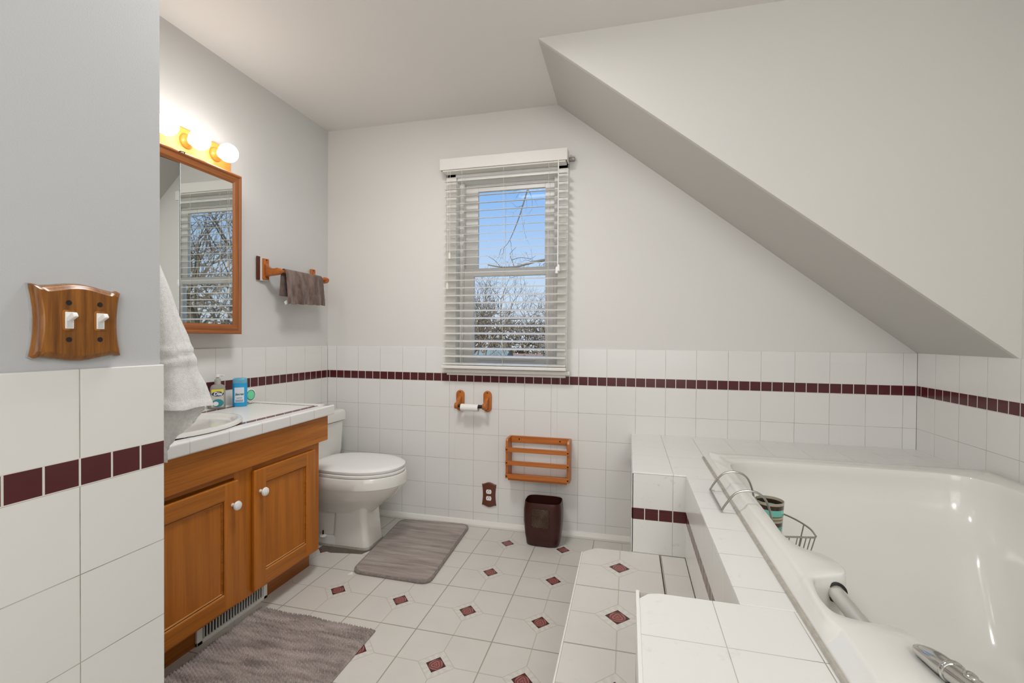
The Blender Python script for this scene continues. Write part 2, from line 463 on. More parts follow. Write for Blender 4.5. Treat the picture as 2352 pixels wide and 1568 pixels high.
sash('lower_sash', .914, 1.465, .957, 1.536, .977, 1.415, 1.004, 1.488, .046, .074)
MB().box(1.0, 1.36, .03, .048, .985, .995, .003).build('sash_lift', M['vinyl_white'], win)

# blind
bl = thing('window_blind', 'white slatted venetian blind hanging open over the window', 'blind', (1.19, -.05, .93))
MB().box(.809, 1.556, -.088, -.080, 2.093, 2.158, .002).box(.809, .816, -.082, -.014, 2.093, 2.158, .002).box(1.549, 1.556, -.082, -.014, 2.093, 2.158, .002).build('valance', M['blind'], bl)
MB().box(.822, 1.545, -.078, -.02, 2.085, 2.135, .003).build('headrail', M['blind'], bl)
MB().box(1.556, 1.588, -.02, .004, 2.112, 2.13, .003).build('bracket', M['wire'], bl)
slat0 = None
for k in range(25):
    z = .968 + k * .0443
    if slat0 is None:
        rows = []
        for i in range(7):
            t = i / 6; yy = -.082 + .049 * t; zz = .0016 * (1 - (2 * t - 1) ** 2) + .0105 * (t - .5)
            rows.append([(.828, yy, z + zz), (1.19, yy, z + zz), (1.551, yy, z + zz)])
        slat0 = MB().sheet(rows, .0016).build('slat', M['blind'], bl, smooth=True)
    else:
        c = slat0.copy(); COL.objects.link(c); c.location = slat0.location + Vector((0, 0, k * .0443))
MB().box(.822, 1.555, -.082, -.03, .938, .957, .004).build('bottom_rail', M['blind'], bl)
for x in (.945, 1.195, 1.452):
    m = MB()
    for y in (-.083, -.031): m.tube([(x, y, .95), (x, y, 2.09)], .0009, 5)
    m.build('ladder_cord', M['cord'], bl)
m = MB().tube([(1.508, -.092, 1.52), (1.508, -.092, 2.09)], .0035, 8); w_ = m.build('tilt_wand', M['white_plastic'], bl, smooth=True)
for x, z in ((1.503, 1.475), (1.512, 1.487)):
    MB().lathe((x, -.092, z), [(.003, .036), (.007, .03), (.009, 0), (.004, -.001)], 'z', 12).build('cord_tassel', M['white_plastic'], bl, smooth=True)
for x, z in ((.876, 1.575), (.862, 1.40)):
    m = MB().tube([(x, -.092, z + .03), (x, -.09, 2.09)], .0011, 5).lathe((x, -.092, z), [(.003, .036), (.007, .03), (.009, 0), (.004, -.001)], 'z', 12)
    m.build('pull_cord', M['cord'], bl, smooth=True)

# ---------------------------------------------------------------- tub platform and step
m = MB()
LX, AX, TX = 1.908, 2.105, 2.214; DZ = .6; FY = -.747; NY = -1.6225; TY0 = -.445; TY1 = -1.99
pf = thing('tub_platform', 'white tiled platform with maroon strip built around the bathtub', 'platform', (2.5, -1.2, 0))
m = MB().box(LX, TX + .02, FY + .004, -.0005, .0, DZ - .006).box(TX, W - .0005, TY0, -.0005, 0, DZ - .006).box(AX + .004, TX + .02, NY, FY, 0, DZ - .006).box(LX + .004, TX + .02, -2.5, NY, 0, DZ - .006).box(TX, W - .0005, -2.5, TY1, 0, DZ - .006)
m.build('core', M['white_paint'], pf)
m = MB().prism([(LX, 0), (TX, 0), (TX, 0), (W, 0), (W, TY0), (TX, TY0), (TX, NY), (AX, NY), (AX, FY), (LX, FY)][0:2] + [(W, -.0005), (W, TY0), (TX, TY0), (TX, NY), (AX, NY), (AX, FY), (LX, FY)], 'z', DZ - .006, DZ, .002)
m.build('deck_tiles', M['tile_deck'], pf)
m = MB().prism([(LX + .004, NY - .03), (LX + .022, NY - .008), (LX + .034, NY - .003), (LX + .045, NY), (TX, NY), (TX, TY1), (W, TY1), (W, -2.5), (LX + .004, -2.5)], 'z', DZ - .006, DZ, .002)
m.build('bench_tiles', M['tile_deck_front'], pf)
MB().box(LX, AX + .004, FY, FY + .005, .287, DZ - .006).build('end_tiles', M['tile_face'], pf)
MB().box(AX, AX + .005, NY, FY + .003, .287, DZ - .006).build('apron_tiles', M['tile_apron'], pf)
MB().box(LX + .0005, LX + .006, -2.5, NY, 0, DZ - .007).build('bench_side_tiles', M['tile_apron'], pf)
MB().box(LX - .002, LX + .003, FY, -.001, 0, DZ - .006).build('side_tiles', M['tile_apron'], pf)
MB().box(LX - .001, LX + .006, -2.5, NY - .002, DZ - .014, DZ + .002, .001).build('metal_edge', M['white_gloss'], pf)
MB().box(LX + .004, LX + .03, NY - .03, NY + .0005, DZ - .013, DZ - .004).build('chipped_corner', M['caulk'], pf)

st = thing('tub_step', 'low rose-patterned vinyl step in front of the tiled tub platform', 'step', (1.9, -1.5, 0))
MB().prism([(1.722, -.80), (1.73, -.787), (1.768, -.752), (1.80, -.749), (2.010, FY - .0005), (2.010, NY + .001), (LX - .001, NY + .001), (LX - .001, -2.4), (1.722, -2.4)], 'z', .0, .287, .002).build('tread', M['step'], st)
MB().box(2.0135, AX - .001, NY + .001, FY - .0005, 0, .2855, .002).build('filler_strip', M['step'], st)
MB().box(1.7175, 1.7225, -2.4, -.80, .24, .2885, .001).build('edge_trim', M['white_paint'], st)

# ---------------------------------------------------------------- bathtub
tub = thing('bathtub', 'large white drop-in bathtub with moulded rim and grab bar', 'bathtub', (2.72, -1.25, .05))
RZ = .632
left = [(2.33, -.600), (2.285, -.64), (2.272, -.75), (2.272, -.98), (2.272, -1.2), (2.270, -1.30), (2.275, -1.355), (2.292, -1.392), (2.318, -1.412), (2.338, -1.445), (2.341, -1.482), (2.329, -1.507), (2.303, -1.521), (2.277, -1.532), (2.259, -1.549),
        (2.248, -1.60), (2.247, -1.64), (2.255, -1.668), (2.285, -1.681), (2.325, -1.684), (2.346, -1.695), (2.357, -1.73), (2.368, -1.78), (2.376, -1.84), (2.42, -1.90)]
rest = [(2.55, -1.93), (2.8, -1.935), (3.0, -1.92), (3.09, -1.87), (3.118, -1.75), (3.120, -1.4), (3.121, -1.0), (3.119, -.74), (3.10, -.645), (3.055, -.590), (2.95, -.572), (2.75, -.570), (2.55, -.575), (2.40, -.582)]
nl = len(left)
contour = [Vector((p.x, p.y, 0)) for p in catmull([(a, b, 0) for a, b in left + rest], 6, True)]
n_left = (nl - 1) * 6
N = len(contour)
def offset(cn, d):
    out = []
    for i in range(len(cn)):
        t = (cn[(i + 1) % N] - cn[i - 1]); t.normalize()
        out.append(cn[i] + Vector((-t.y, t.x, 0)) * -d)     # +d = away from the bath's middle
    return out
# smoothed inner ring for the lower walls
def base(dx, dyb, dyf, dr, r):
    x0, x1, y0, y1 = 2.285 + dx, 3.12 - dr, -1.93 + dyf, -.575 - dyb
    out = []
    # left side maps monotonically along y, the rest follows the rim contour scaled into the rectangle
    for i, p in enumerate(contour):
        if i <= n_left:
            t = min(1, max(0, (p.y + .600) / (-1.90 + .600))); y = (y1 - r * .5) + ((y0 + r * .6) - (y1 - r * .5)) * t; q = Vector((x0, y, 0))
            e = min(t, 1 - t)
            if e < .1: q.x += r * .45 * (1 - e / .1) ** 2
        else:
            fx = (p.x - 2.285) / (3.12 - 2.285); fy = (p.y + 1.93) / (1.93 - .575)
            q = Vector((x0 + fx * (x1 - x0), y0 + fy * (y1 - y0), 0))
        out.append(q)
    return out
def at(cn, z): return [(p.x, p.y, z) for p in cn]
def lerp(a, b, t): return [p.lerp(q, t) for p, q in zip(a, b)]
def tpar(p): return min(1, max(0, (p.y + .600) / (-1.90 + .600)))
outer = []
X0, X1, Y0, Y1 = TX - .001, W - .002, TY1, TY0 + .003
for i, p in enumerate(contour):                 # outer rim: project outwards onto the tub's rectangle
    if i <= n_left: q = Vector((X0, Y1 + (Y0 - Y1) * tpar(p), 0))
    else:
        d = p - Vector((2.72, -1.22, 0)); ks = []
        if abs(d.x) > 1e-6: ks.append(((X1 if d.x > 0 else X0) - 2.72) / d.x)
        if abs(d.y) > 1e-6: ks.append(((Y1 if d.y > 0 else Y0) + 1.22) / d.y)
        q = Vector((2.72, -1.22, 0)) + d * min(ks)
    outer.append(q)
for cx, cy in ((X1, Y0), (X1, Y1)):
    k = min(range(N), key=lambda a: (outer[a] - Vector((cx, cy, 0))).length); outer[k] = Vector((cx, cy, 0))
rim_in = offset(contour, .004)
def inset(d):
    out = []
    for p, q in zip(outer, rim_in):
        L = (q - p).length; out.append(p.lerp(q, min(.75, d / max(L, 1e-6))))
    return out
B1 = base(.035, .05, .05, .03, .12); B2 = base(.085, .14, .08, .06, .16); B3 = base(.12, .27, .12, .105, .2); B4 = base(.17, .34, .18, .15, .22)
mid = lerp(contour, B1, .35)
rs = [at(outer, DZ - .004), at(outer, DZ + .004), at(inset(.004), DZ + .010), at(inset(.020), DZ + .019), at(inset(.026), RZ - .006), at(inset(.030), RZ - .0015), at(inset(.035), RZ),
      at(rim_in, RZ), at(offset(contour, .0018), RZ - .0015), at(contour, RZ - .006), at(offset(contour, -.0005), RZ - .03), at(lerp(contour, B1, .05), RZ - .09), at(lerp(contour, B1, .45), RZ - .135), at(B1, RZ - .18),
      at(lerp(B1, B2, .6), .42), at(B2, .36), at(lerp(B2, B3, .7), .25), at(B3, .19), at(lerp(B3, B4, .6), .155), at(B4, .145)]
m = MB().rings(rs, cap0=False, cap1=True)
sh = m.build('shell', M['acrylic'], tub, smooth=38)
# right-hand armrest moulding
m = MB()
pts = [(-1.05, .30), (-1.10, .335), (-1.25, .35), (-1.6, .36), (-1.85, .36)]
rr = []
for y, z in catmull([(p[0], p[1], 0) for p in pts], 5) and [(v.x, v.y) for v in catmull([(p[0], p[1], 0) for p in pts], 5)]:
    rr.append([(3.10, y, z - .14), (2.985 + .01, y, z - .12), (2.985, y, z - .02), (3.0, y, z), (3.10, y, z + .012)])
MB().rings(rr, True, True).build('armrest', M['acrylic'], tub, smooth=50)
MB().tube([(2.309, -1.505, .598), (2.309, -1.58, .598), (2.309, -1.692, .598)], .0155, 20).build('grab_bar', M['pearl'], tub, smooth=True)
MB().lathe((2.309, -1.5165, .598), [(.019, 0), (.021, -.003), (.021, -.006), (.017, -.0075)], 'y', 24).build('socket_ring', M['black'], tub, smooth=True)
m = MB()
m.tube([(TX - .004, TY0, DZ + .002), (TX - .004, -1.2, DZ + .002), (TX - .004, TY1, DZ + .002)], .0055, 6)
m.build('caulk_joint', M['caulk'], tub)

# spout
sp = thing('tub_spout', 'polished chrome spout lying over the white tub rim', 'faucet', (2.345, -1.86, RZ))
prof = [(2.327, -1.757, .6385), (2.329, -1.768, .642), (2.333, -1.790, .646), (2.339, -1.820, .648), (2.345, -1.85, .650), (2.353, -1.90, .652), (2.358, -1.945, .648), (2.360, -1.96, .633)]
MB().tube(catmull(prof, 5), 0, 16, rad=[0.004 + .0105 * min(1, (i / 12) ** .7) for i in range(36)]).build('spout_tube', M['chrome'], sp, smooth=True)
MB().lathe((2.3392, -1.821, .6482), [(.0152, .004), (.0168, .002), (.0168, -.002), (.0152, -.004)], 'y', 20).build('collar', M['chrome'], sp, smooth=True)
MB().sphere((2.3445, -1.848, .663), .008, 16, (1, 1.3, .6)).build('knob', M['chrome'], sp, smooth=True)
MB().lathe((2.360, -1.96, RZ), [(.032, 0), (.032, .004), (.022, .008)], 'z', 24).build('escutcheon', M['chrome'], sp, smooth=True)

# wire caddy hooked over the rim
cd = thing('wire_caddy', 'silver wire caddy hooked over the rim of the tub', 'caddy', (2.3, -1.0, .45))
y1, y2 = -.915, -1.115
def arc(y):
    return catmull([(2.163, y, DZ + .006), (2.178, y, .632), (2.205, y, .664), (2.245, y, .672), (2.278, y, .655), (2.296, y, .61), (2.302, y, .55), (2.306, y, .495)], 5)
m = MB().tube(arc(y1), .0032, 8).tube(arc(y2), .0032, 8).tube([(2.163, y1, DZ + .006), (2.163, y2, DZ + .006)], .0032, 8)
m.tube([(2.163, y1, DZ + .0055), (2.178, y1, DZ + .005)], .002, 6)
m.build('hook', M['wire'], cd, smooth=True)
def dring(z, k=1.0):
    cx, cy = 2.35, -.90
    base_ = [(2.306, -1.03), (2.40, -1.012), (2.452, -1.002)] + [(p.x, p.y) for p in catmull([(2.458, -.99, 0), (2.462, -.93, 0), (2.445, -.86, 0), (2.41, -.80, 0), (2.36, -.76, 0), (2.306, -.745, 0)], 4)]
    return [(cx + (x - cx) * k if x > 2.31 else x, cy + (y - cy) * k, z) for x, y in base_ + [base_[0]]]
A = dring(.51); B = dring(.432, .86)
m = MB().tube(A, .003, 8).tube(B, .0022, 6)
m.build('basket_rim', M['wire'], cd, smooth=True)
m = MB()
for P0, P1 in zip(A[:3], B[:3]): m.tube([P0, P1], .0016, 6)
for t in (.25, .5, .75):
    for q in range(2): m.tube([Vector(A[q]).lerp(Vector(A[q + 1]), t), Vector(B[q]).lerp(Vector(B[q + 1]), t)], .0016, 6)
for k in (9, 15, 21): m.tube([A[k], B[k]], .002, 6)
for k in (4, 8, 12, 16, 20): m.tube([(2.306, B[k][1], .432), B[k]], .0016, 6)
m.tube([(2.306, -.90, .432), (2.44, -.90, .432)], .0022, 6)
m.build('basket_wires', M['wire'], cd, smooth=True)
t_ = MB().lathe((2.352, -.895, .437), [(.034, 0), (.036, .004), (.044, .145), (.0415, .145), (.034, .008), (.001, .007)], 'z', 32).build('tumbler', M['tumbler'], smooth=50, origin=(2.352, -.895, .437))
tag(t_, 'teal and brown striped tumbler standing in the wire caddy', 'tumbler')

# ---------------------------------------------------------------- vanity
def zc(y): return .7855 + (y + .63) * .0155           # the old counter sags slightly towards the partition
def shear(mb):
    for v in mb.bm.verts: v.co.z += (v.co.y + .63) * .0155
    return mb
VN = PY + .002
va = thing('vanity_cabinet', 'honey oak vanity cabinet with two white-knobbed doors under the tiled counter', 'cabinet', (.25, -1.25, 0))
MB().box(.001, .446, VN, -.705, .105, .70, .001).build('carcass', M['oak_v'], va)
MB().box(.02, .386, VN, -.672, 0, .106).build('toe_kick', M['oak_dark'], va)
ft = .70
for a, b in ((-.745, -.703), (-1.19, -1.105), (VN, -1.60)): MB().box(.446, .462, a, b, .105, ft, .0015).build('face_stile', M['oak_v'], va)
for a, b in ((.105, .135), (.59, ft)): MB().box(.446, .4615, VN, -.704, a, b, .0015).build('face_rail', M['oak_h'], va)
shear(MB().box(.446, .482, VN, -.662, .622 + .0, .742, .003)).build('apron_board', M['oak_h'], va)
def door(y0, y1, z0, z1, ky, kz, hy=None):
    fw = .062
    yy0, yy1, zz0, zz1 = y0 + fw - .002, y1 - fw + .002, z0 + fw - .002, z1 - fw + .002
    d = MB().box(.462, .470, y0 + .003, y1 - .003, z0 + .003, z1 - .003).build('door', M['oak_v'], va)
    for a, b in ((y0, y0 + fw), (y1 - fw, y1)): MB().box(.462, .4795, a, b, z0, z1, .0045, 3).build('door_stile', M['oak_v'], d)
    for a, b in ((z1 - fw, z1), (z0, z0 + fw)): MB().box(.462, .479, y0 + fw - .004, y1 - fw + .004, a, b, .0045, 3).build('door_rail', M['oak_h'], d)
    m = MB()
    for a in (0, .007):
        r_ = .0028
        yy0a, yy1a, zz0a, zz1a = yy0 + a, yy1 - a, zz0 + a, zz1 - a
        xx = .4745 - a * .5
        MB().tube([(xx, yy0a, zz0a), (xx, yy1a, zz0a)], r_, 8).build('worn_bead', M['worn'], d, smooth=True)
        for P_ in ([(xx, yy0a, zz1a), (xx, yy1a, zz1a)], [(xx, yy0a, zz0a), (xx, yy0a, zz1a)], [(xx, yy1a, zz0a), (xx, yy1a, zz1a)]): m.tube(P_, r_, 8)
    m.build('bead_moulding', M['oak_h'], d, smooth=True)
    MB().lathe((.4795, ky, kz), [(.007, 0), (.006, .012), (.008, .016), (.0155, .019), (.0172, .023), (.015, .028), (.008, .031), (.001, .0315)], 'x', 24).build('knob', M['white_plastic'], d, smooth=True)
    if hy is not None:
        for z in (.19, .545):
            m = MB().tube([(.468, hy, z - .022), (.468, hy, z + .022)], .0042, 10).box(.462, .468, hy - .002, hy + .008, z - .022, z + .022)
            m.build('hinge', M['hinge'], d)
door(-1.112, -.748, .118, .594, -1.082, .506, -.744)
door(-1.60, -1.186, .118, .583, -1.215, .497)
# floor register in the toe kick
vt = thing('floor_register', 'white metal heat register in the toe kick of the vanity', 'vent', (.39, -1.1, 0))
m = MB().box(.386, .396, -1.285, -.952, .0, .014, .002).box(.386, .396, -1.285, -.952, .082, .096, .002).box(.386, .396, -1.285, -1.262, 0, .096, .002).box(.386, .396, -.972, -.952, 0, .096, .002)
m.build('frame', M['white_gloss'], vt)
MB().box(.3855, .388, -1.27, -.96, .008, .088).build('dark_duct', M['black'], vt)
m = MB()
for k in range(22): m.box(.389, .3945, -1.256 + k * .0132, -1.256 + k * .0132 + .0026, .01, .086)
m.build('louvers', M['white_gloss'], vt)

# counter
CB = -.633; CX = .500
ct = thing('countertop', 'white tiled countertop with maroon inlay strip on the oak vanity', 'countertop', (.25, -1.25, .74))
shear(MB().box(.001, CX - .004, VN, CB - .004, .743, .7845)).build('slab', M['white_gloss'], ct)
# top: white field with an opening left to the sink (tiles lie around it)
shear(MB().box(.001, CX - .006, VN, CB - .004, .7835, .7855)).build('top_tiles', M['white_gloss'], ct)
shear(MB().box(CX - .052, CX, VN, CB, .742, .788, .006, 3)).build('front_edge_tiles', M['tile_edge'], ct)
shear(MB().box(.001, CX - .004, CB - .05, CB, .742, .788, .006, 3)).build('end_edge_tiles', M['white_gloss'], ct)
M['inlay'] = tile('maroon_inlay', 'y', -.633, None, p=.052)
def inlay(n_):
    n = NT(n_); P, vec = n.pos()
    def line(c, o, per):
        t = n.math('FRACT', n.math('DIVIDE', n.math('SUBTRACT', c, o), per)); return n.math('MULTIPLY', n.math('MINIMUM', t, n.math('SUBTRACT', 1.0, t)), per)
    s_ = n.math('ADD', P[0], P[1])
    g = n.math('LESS_THAN', line(s_, 0.0, .0517), .0012)
    n.set(n.mix(g, n.mix(n.noise(vec, 14, 3), srgb(86, 36, 40), srgb(104, 52, 54)), WGROUT), .25); return n.m
M['inlay'] = inlay('maroon_inlay')
m = MB().box(.418, .442, VN, -.66, .785, .7868).box(.055, .079, VN, -.66, .785, .7868).box(.079, .418, -.684, -.66, .785, .7868)
shear(m).build('maroon_inlay', M['inlay'], ct)
# sink
sk = thing('sink', 'white oval drop-in sink set in the tiled vanity counter', 'sink', (.27, -1.31, .787))
prof = [(1.0, -.001), (1.0, .009), (.985, .0155), (.95, .0175), (.90, .0165), (.865, .011), (.84, .004), (.80, -.012), (.7, -.05), (.5, -.085), (.2, -.1), (.05, -.101)]
m = MB()
rs = []
for r, h in prof: rs.append([(.262 + .21 * r * math.cos(2 * PI * i / 64), -1.285 + .262 * r * math.sin(2 * PI * i / 64), .7875 + h) for i in range(64)])
# the bowl dips into the counter: keep the visible basin above the slab by a shallow profile
for k, rr_ in enumerate(rs):
    for i, p in enumerate(rr_):
        rr_[i] = (p[0], p[1], max(p[2], .7865 + .0004 * (len(prof) - k)))
m.rings(rs, True, True); shear(m).build('basin', M['porcelain'], sk, smooth=True)
MB().tube(catmull([(.075, -1.30, .775), (.075, -1.30, .88), (.095, -1.30, .905), (.15, -1.30, .905), (.185, -1.30, .885)], 6), .011, 12).build('faucet_spout', M['chrome'], sk, smooth=True)
m = MB().box(.045, .105, -1.40, -1.20, .778, .792, .005); m.build('faucet_base', M['chrome'], sk, smooth=True)

# soap bottle
def text_mesh(mb_name, s, size, c, R, mat, parent, bold=.0, shear_=0.0, ext=.0002, align='CENTER'):
    cu = bpy.data.curves.new(mb_name, 'FONT'); cu.body = s; cu.size = size; cu.align_x = align; cu.align_y = 'CENTER'; cu.extrude = ext; cu.offset = bold; cu.shear = shear_
    ob = bpy.data.objects.new(mb_name, cu); COL.objects.link(ob)
    dg = bpy.context.evaluated_depsgraph_get(); dg.update()
    me = bpy.data.meshes.new_from_object(ob.evaluated_get(dg)); COL.objects.unlink(ob); bpy.data.objects.remove(ob)
    me.transform(R.to_4x4()); me.materials.clear(); me.materials.append(mat)
    o = bpy.data.objects.new(mb_name, me); COL.objects.link(o)
    o.parent = parent; o.location = Vector(c) - wloc(parent)
    return o
def facing(az):                     # text plane whose normal points to azimuth az (degrees), upright
    a = math.radians(az); nrm = Vector((math.cos(a), math.sin(a), 0)); x = Vector((0, 0, 1)).cross(nrm)
    return Matrix((x, Vector((0, 0, 1)), nrm)).transposed()
def slabring(c, az, w, d, z, n=32, e=3.0):
    a = math.radians(az); nx, ny = math.cos(a), math.sin(a); tx, ty = -ny, nx; out = []
    for i in range(n):
        t = 2 * PI * i / n; u = math.copysign(abs(math.cos(t)) ** (2 / e), math.cos(t)) * w / 2; v = math.copysign(abs(math.sin(t)) ** (2 / e), math.sin(t)) * d / 2
        out.append((c[0] + tx * u + nx * v, c[1] + ty * u + ny * v, z))
    return out
def plate(c, az, u0, u1, z0, z1, d, th=.0004, n=8, bul=.0):
    """thin label on the front of something at distance d from c"""
    a = math.radians(az); nx, ny = math.cos(a), math.sin(a); tx, ty = -ny, nx
    pts = []
    m = MB(); rows = []
    for z in (z0, z1):
        rows.append([(c[0] + tx * (u0 + (u1 - u0) * k / n) + nx * (d - bul * (2 * k / n - 1) ** 2), c[1] + ty * (u0 + (u1 - u0) * k / n) + ny * (d - bul * (2 * k / n - 1) ** 2), z) for k in range(n + 1)])
    return m.sheet(rows, th)
yS = -.868; zS = zc(yS) + .0015; cS = (.045, yS); AZ = -40
sb = thing('soap_bottle', 'clear pump bottle of hand soap with yellow and blue label', 'soap bottle', (cS[0], cS[1], zS))
M['soapbody'] = plain('clear_soap', srgb(188, 184, 172), .1, var=.05, Transmission_Weight=.35, IOR=1.3)
hgt = [(.90, 0), (1, .006), (1, .085), (.96, .098), (.8, .107), (.45, .112)]
MB().rings([slabring(cS, AZ, .062 * k, .036 * (k if k > .6 else .7), zS + z) for k, z in hgt]).build('bottle', M['soapbody'], sb, smooth=60)
MB().lathe((cS[0], cS[1], zS + .112), [(.013, 0), (.013, .022), (.009, .025), (.006, .027), (.006, .04)], 'z', 20).build('pump_collar', plain('clear_pump', srgb(214, 211, 203), .25, Transmission_Weight=.4), sb, smooth=50)
a_ = math.radians(AZ)
MB().tube([(cS[0], cS[1], zS + .152), (cS[0] + .03 * math.cos(a_ + .9), cS[1] + .03 * math.sin(a_ + .9), zS + .154)], .004, 10).lathe((cS[0], cS[1], zS + .146), [(.011, 0), (.011, .009), (.006, .012)], 'z', 16).build('pump_nozzle', M['white_plastic'], sb, smooth=50)
lab = plate(cS, AZ, -.026, .022, zS + .008, zS + .088, .0186).build('label', plain('clear_label', srgb(196, 193, 184), .4), sb)
plate(cS, AZ, -.026, .022, zS + .074, zS + .090, .0189).build('yellow_band', plain('label_yellow', srgb(226, 214, 70), .4), sb)
Rf = facing(AZ)
def disc(c, az, u, z, rx, rz, d, th=.0004):
    a = math.radians(az); nx, ny = math.cos(a), math.sin(a); tx, ty = -ny, nx
    lo = [(c[0] + tx * (u + rx * math.cos(2 * PI * k / 24)) + nx * d, c[1] + ty * (u + rx * math.cos(2 * PI * k / 24)) + ny * d, z + rz * math.sin(2 * PI * k / 24)) for k in range(24)]
    hi = [(p[0] + nx * th, p[1] + ny * th, p[2]) for p in lo]
    return MB().rings([lo, hi])
disc(cS, AZ, -.001, zS + .069, .024, .011, .0192).build('blue_badge', plain('label_navy', srgb(44, 62, 110), .4), sb)
def onface(c, az, u, d, z):
    a = math.radians(az); return (c[0] - math.sin(a) * u + math.cos(a) * d, c[1] + math.cos(a) * u + math.sin(a) * d, z)
text_mesh('lettering', 'Dial', .021, onface(cS, AZ, -.001, .0199, zS + .069), Rf, M['white_plastic'], sb, .0006, .25)
disc(cS, AZ, -.001, zS + .027, .023, .018, .0192).build('blue_picture', plain('label_teal', srgb(40, 140, 150), .4), sb)
disc(cS, AZ, -.009, zS + .024, .011, .010, .0197).build('flower_picture', M['white_plastic'], sb)

# deodorant
yD = -.782; zD = zc(yD) + .0012; cD = (.085, yD); AD = -52
de = thing('deodorant_stick', 'bright blue deodorant stick standing upright on the counter', 'deodorant', (cD[0], cD[1], zD))
M['deo'] = plain('sky_blue_plastic', srgb(32, 160, 216), .28)
MB().rings([slabring(cD, AD, .062 * k, .034 * k, zD + z, e=2.6) for k, z in [(.96, 0), (1, .003), (1, .085), (1, .108)]]).build('body', M['deo'], de, smooth=60)
MB().rings([slabring(cD, AD, .062 * k, .034 * k, zD + z, e=2.6) for k, z in [(1.0, .1085), (1.0, .125), (.95, .131), (.7, .1345), (.2, .1355)]]).build('cap', plain('frosted_blue_cap', srgb(112, 190, 220), .25, Transmission_Weight=.25), de, smooth=60)
M['deolabel'] = plain('pale_label', srgb(214, 224, 230), .35)
plate(cD, AD, -.021, .019, zD + .019, zD + .090, .0182, bul=.002).build('label', M['deolabel'], de)
text_mesh('lettering', 'Secret', .0135, onface(cD, AD, -.001, .0188, zD + .058), facing(AD), plain('label_ink', srgb(46, 66, 82), .4), de, .0003, .3)
for zz, w2 in ((.030, .016), (.024, .016), (.040, .012)):
    plate(cD, AD, -.001 - w2, -.001 + w2, zD + zz - .0013, zD + zz + .0013, .0187, bul=.0012).build('print_line', plain('label_ink_grey', srgb(90, 110, 124), .4), de)

# round white container with green window leaning at the wall
yR = -.662; zR = zc(yR) + .001
rc = thing('round_container', 'small round white container with a green centre leaning on the wall', 'container', (.03, yR, zR))
def pdisc(prof, mat, name):
    MB().lathe((.035, yR - .012, zR + .036), prof, 'x', 40).build(name, mat, rc, smooth=40)
pdisc([(.030, -.012), (.0355, -.008), (.036, .004), (.034, .008), (.027, .010), (.0265, .006), (.001, .006)], M['white_plastic'], 'case')
pdisc([(.0245, .0062), (.0225, .0105), (.014, .012), (.001, .0125)], plain('mint_green', srgb(120, 224, 170), .25), 'green_window')
pdisc([(.0266, .0064), (.0266, .0095), (.0245, .0105), (.0243, .0066)], plain('grey_green', srgb(96, 130, 118), .3), 'inner_ring')

# ---------------------------------------------------------------- mirror cabinet
mc = thing('mirror_cabinet', 'wood-framed mirrored medicine cabinet on the grey wall above the vanity', 'mirror', (.05, -1.09, 1.128))
y0, y1, z0, z1, fw, fx = -1.392, -.785, 1.128, 1.876, .046, .1
MB().box(-.004, .066, y0 + .004, y1 - .004, z0 + .004, z1 - .004).build('case', M['mirror_wood'], mc)
def mitre(o, i):                     # one mitred side: outer edge o->, inner edge i->, with a rounded moulded profile
    prof = [(0, .080), (0, .097), (.10, .1015), (.22, .1015), (.34, .0955), (.55, .0975), (.78, .096), (.9, .0915), (1, .0885), (1, .080)]
    rs = []
    for k in (0, 1):
        rs.append([(x, o[k][0] + (i[k][0] - o[k][0]) * t, o[k][1] + (i[k][1] - o[k][1]) * t) for t, x in prof])
    return rs
O = [(y0, z0), (y1, z0), (y1, z1), (y0, z1)]; I = [(y0 + fw, z0 + fw), (y1 - fw, z0 + fw), (y1 - fw, z1 - fw), (y0 + fw, z1 - fw)]
for k in range(4):
    j = (k + 1) % 4
    MB().rings(mitre((O[k], O[j]), (I[k], I[j]))).build('frame_rail' if k % 2 == 0 else 'frame_stile', M['mirror_wood_h'] if k % 2 == 0 else M['mirror_wood'], mc)
MB().box(.083, .0895, -1.089, y1 - fw + .001, z0 + fw - .001, z1 - fw + .001, .0008, 1).build('mirror_panel', M['mirror'], mc)
MB().obox((.0785, (-1.0895 + y0 + fw) / 2, (z0 + z1) / 2), (.004, -1.0895 - y0 - fw, z1 - z0 - 2 * fw), Matrix.Rotation(math.radians(-2.5), 3, 'Z'), .0005, 1).build('mirror_panel', M['mirror'], mc)
MB().tube([(.099, -1.105, 1.868), (.106, -1.103, 1.872), (.106, -1.083, 1.874), (.099, -1.081, 1.868)], .0022, 8).build('catch', M['hinge'], mc, smooth=True)

# light bar with globe bulbs
lb = thing('vanity_light', 'oak light bar with round lit bulbs above the mirror cabinet', 'light fixture', (0, -1.08, 1.9))
MB().box(0, .026, -1.39, -.775, 1.898, 2.014, .005).build('backplate', M['bar_wood'], lb)
for k in range(4):
    y = -.862 - k * .1455
    MB().lathe((.026, y, 1.958), [(.032, 0), (.032, .003), (.028, .010), (.022, .016), (.0205, .026)], 'x', 28).build('socket_cup', M['bar_wood'], lb, smooth=40)
    MB().lathe((.05, y, 1.958), [(.0195, 0), (.0195, .008), (.016, .012)], 'x', 24).build('socket_ring', M['white_gloss'], lb, smooth=40)
    b_ = MB().sphere((.098, y, 1.958), .0415, 32).build('bulb', M['bulb'], lb, smooth=180)

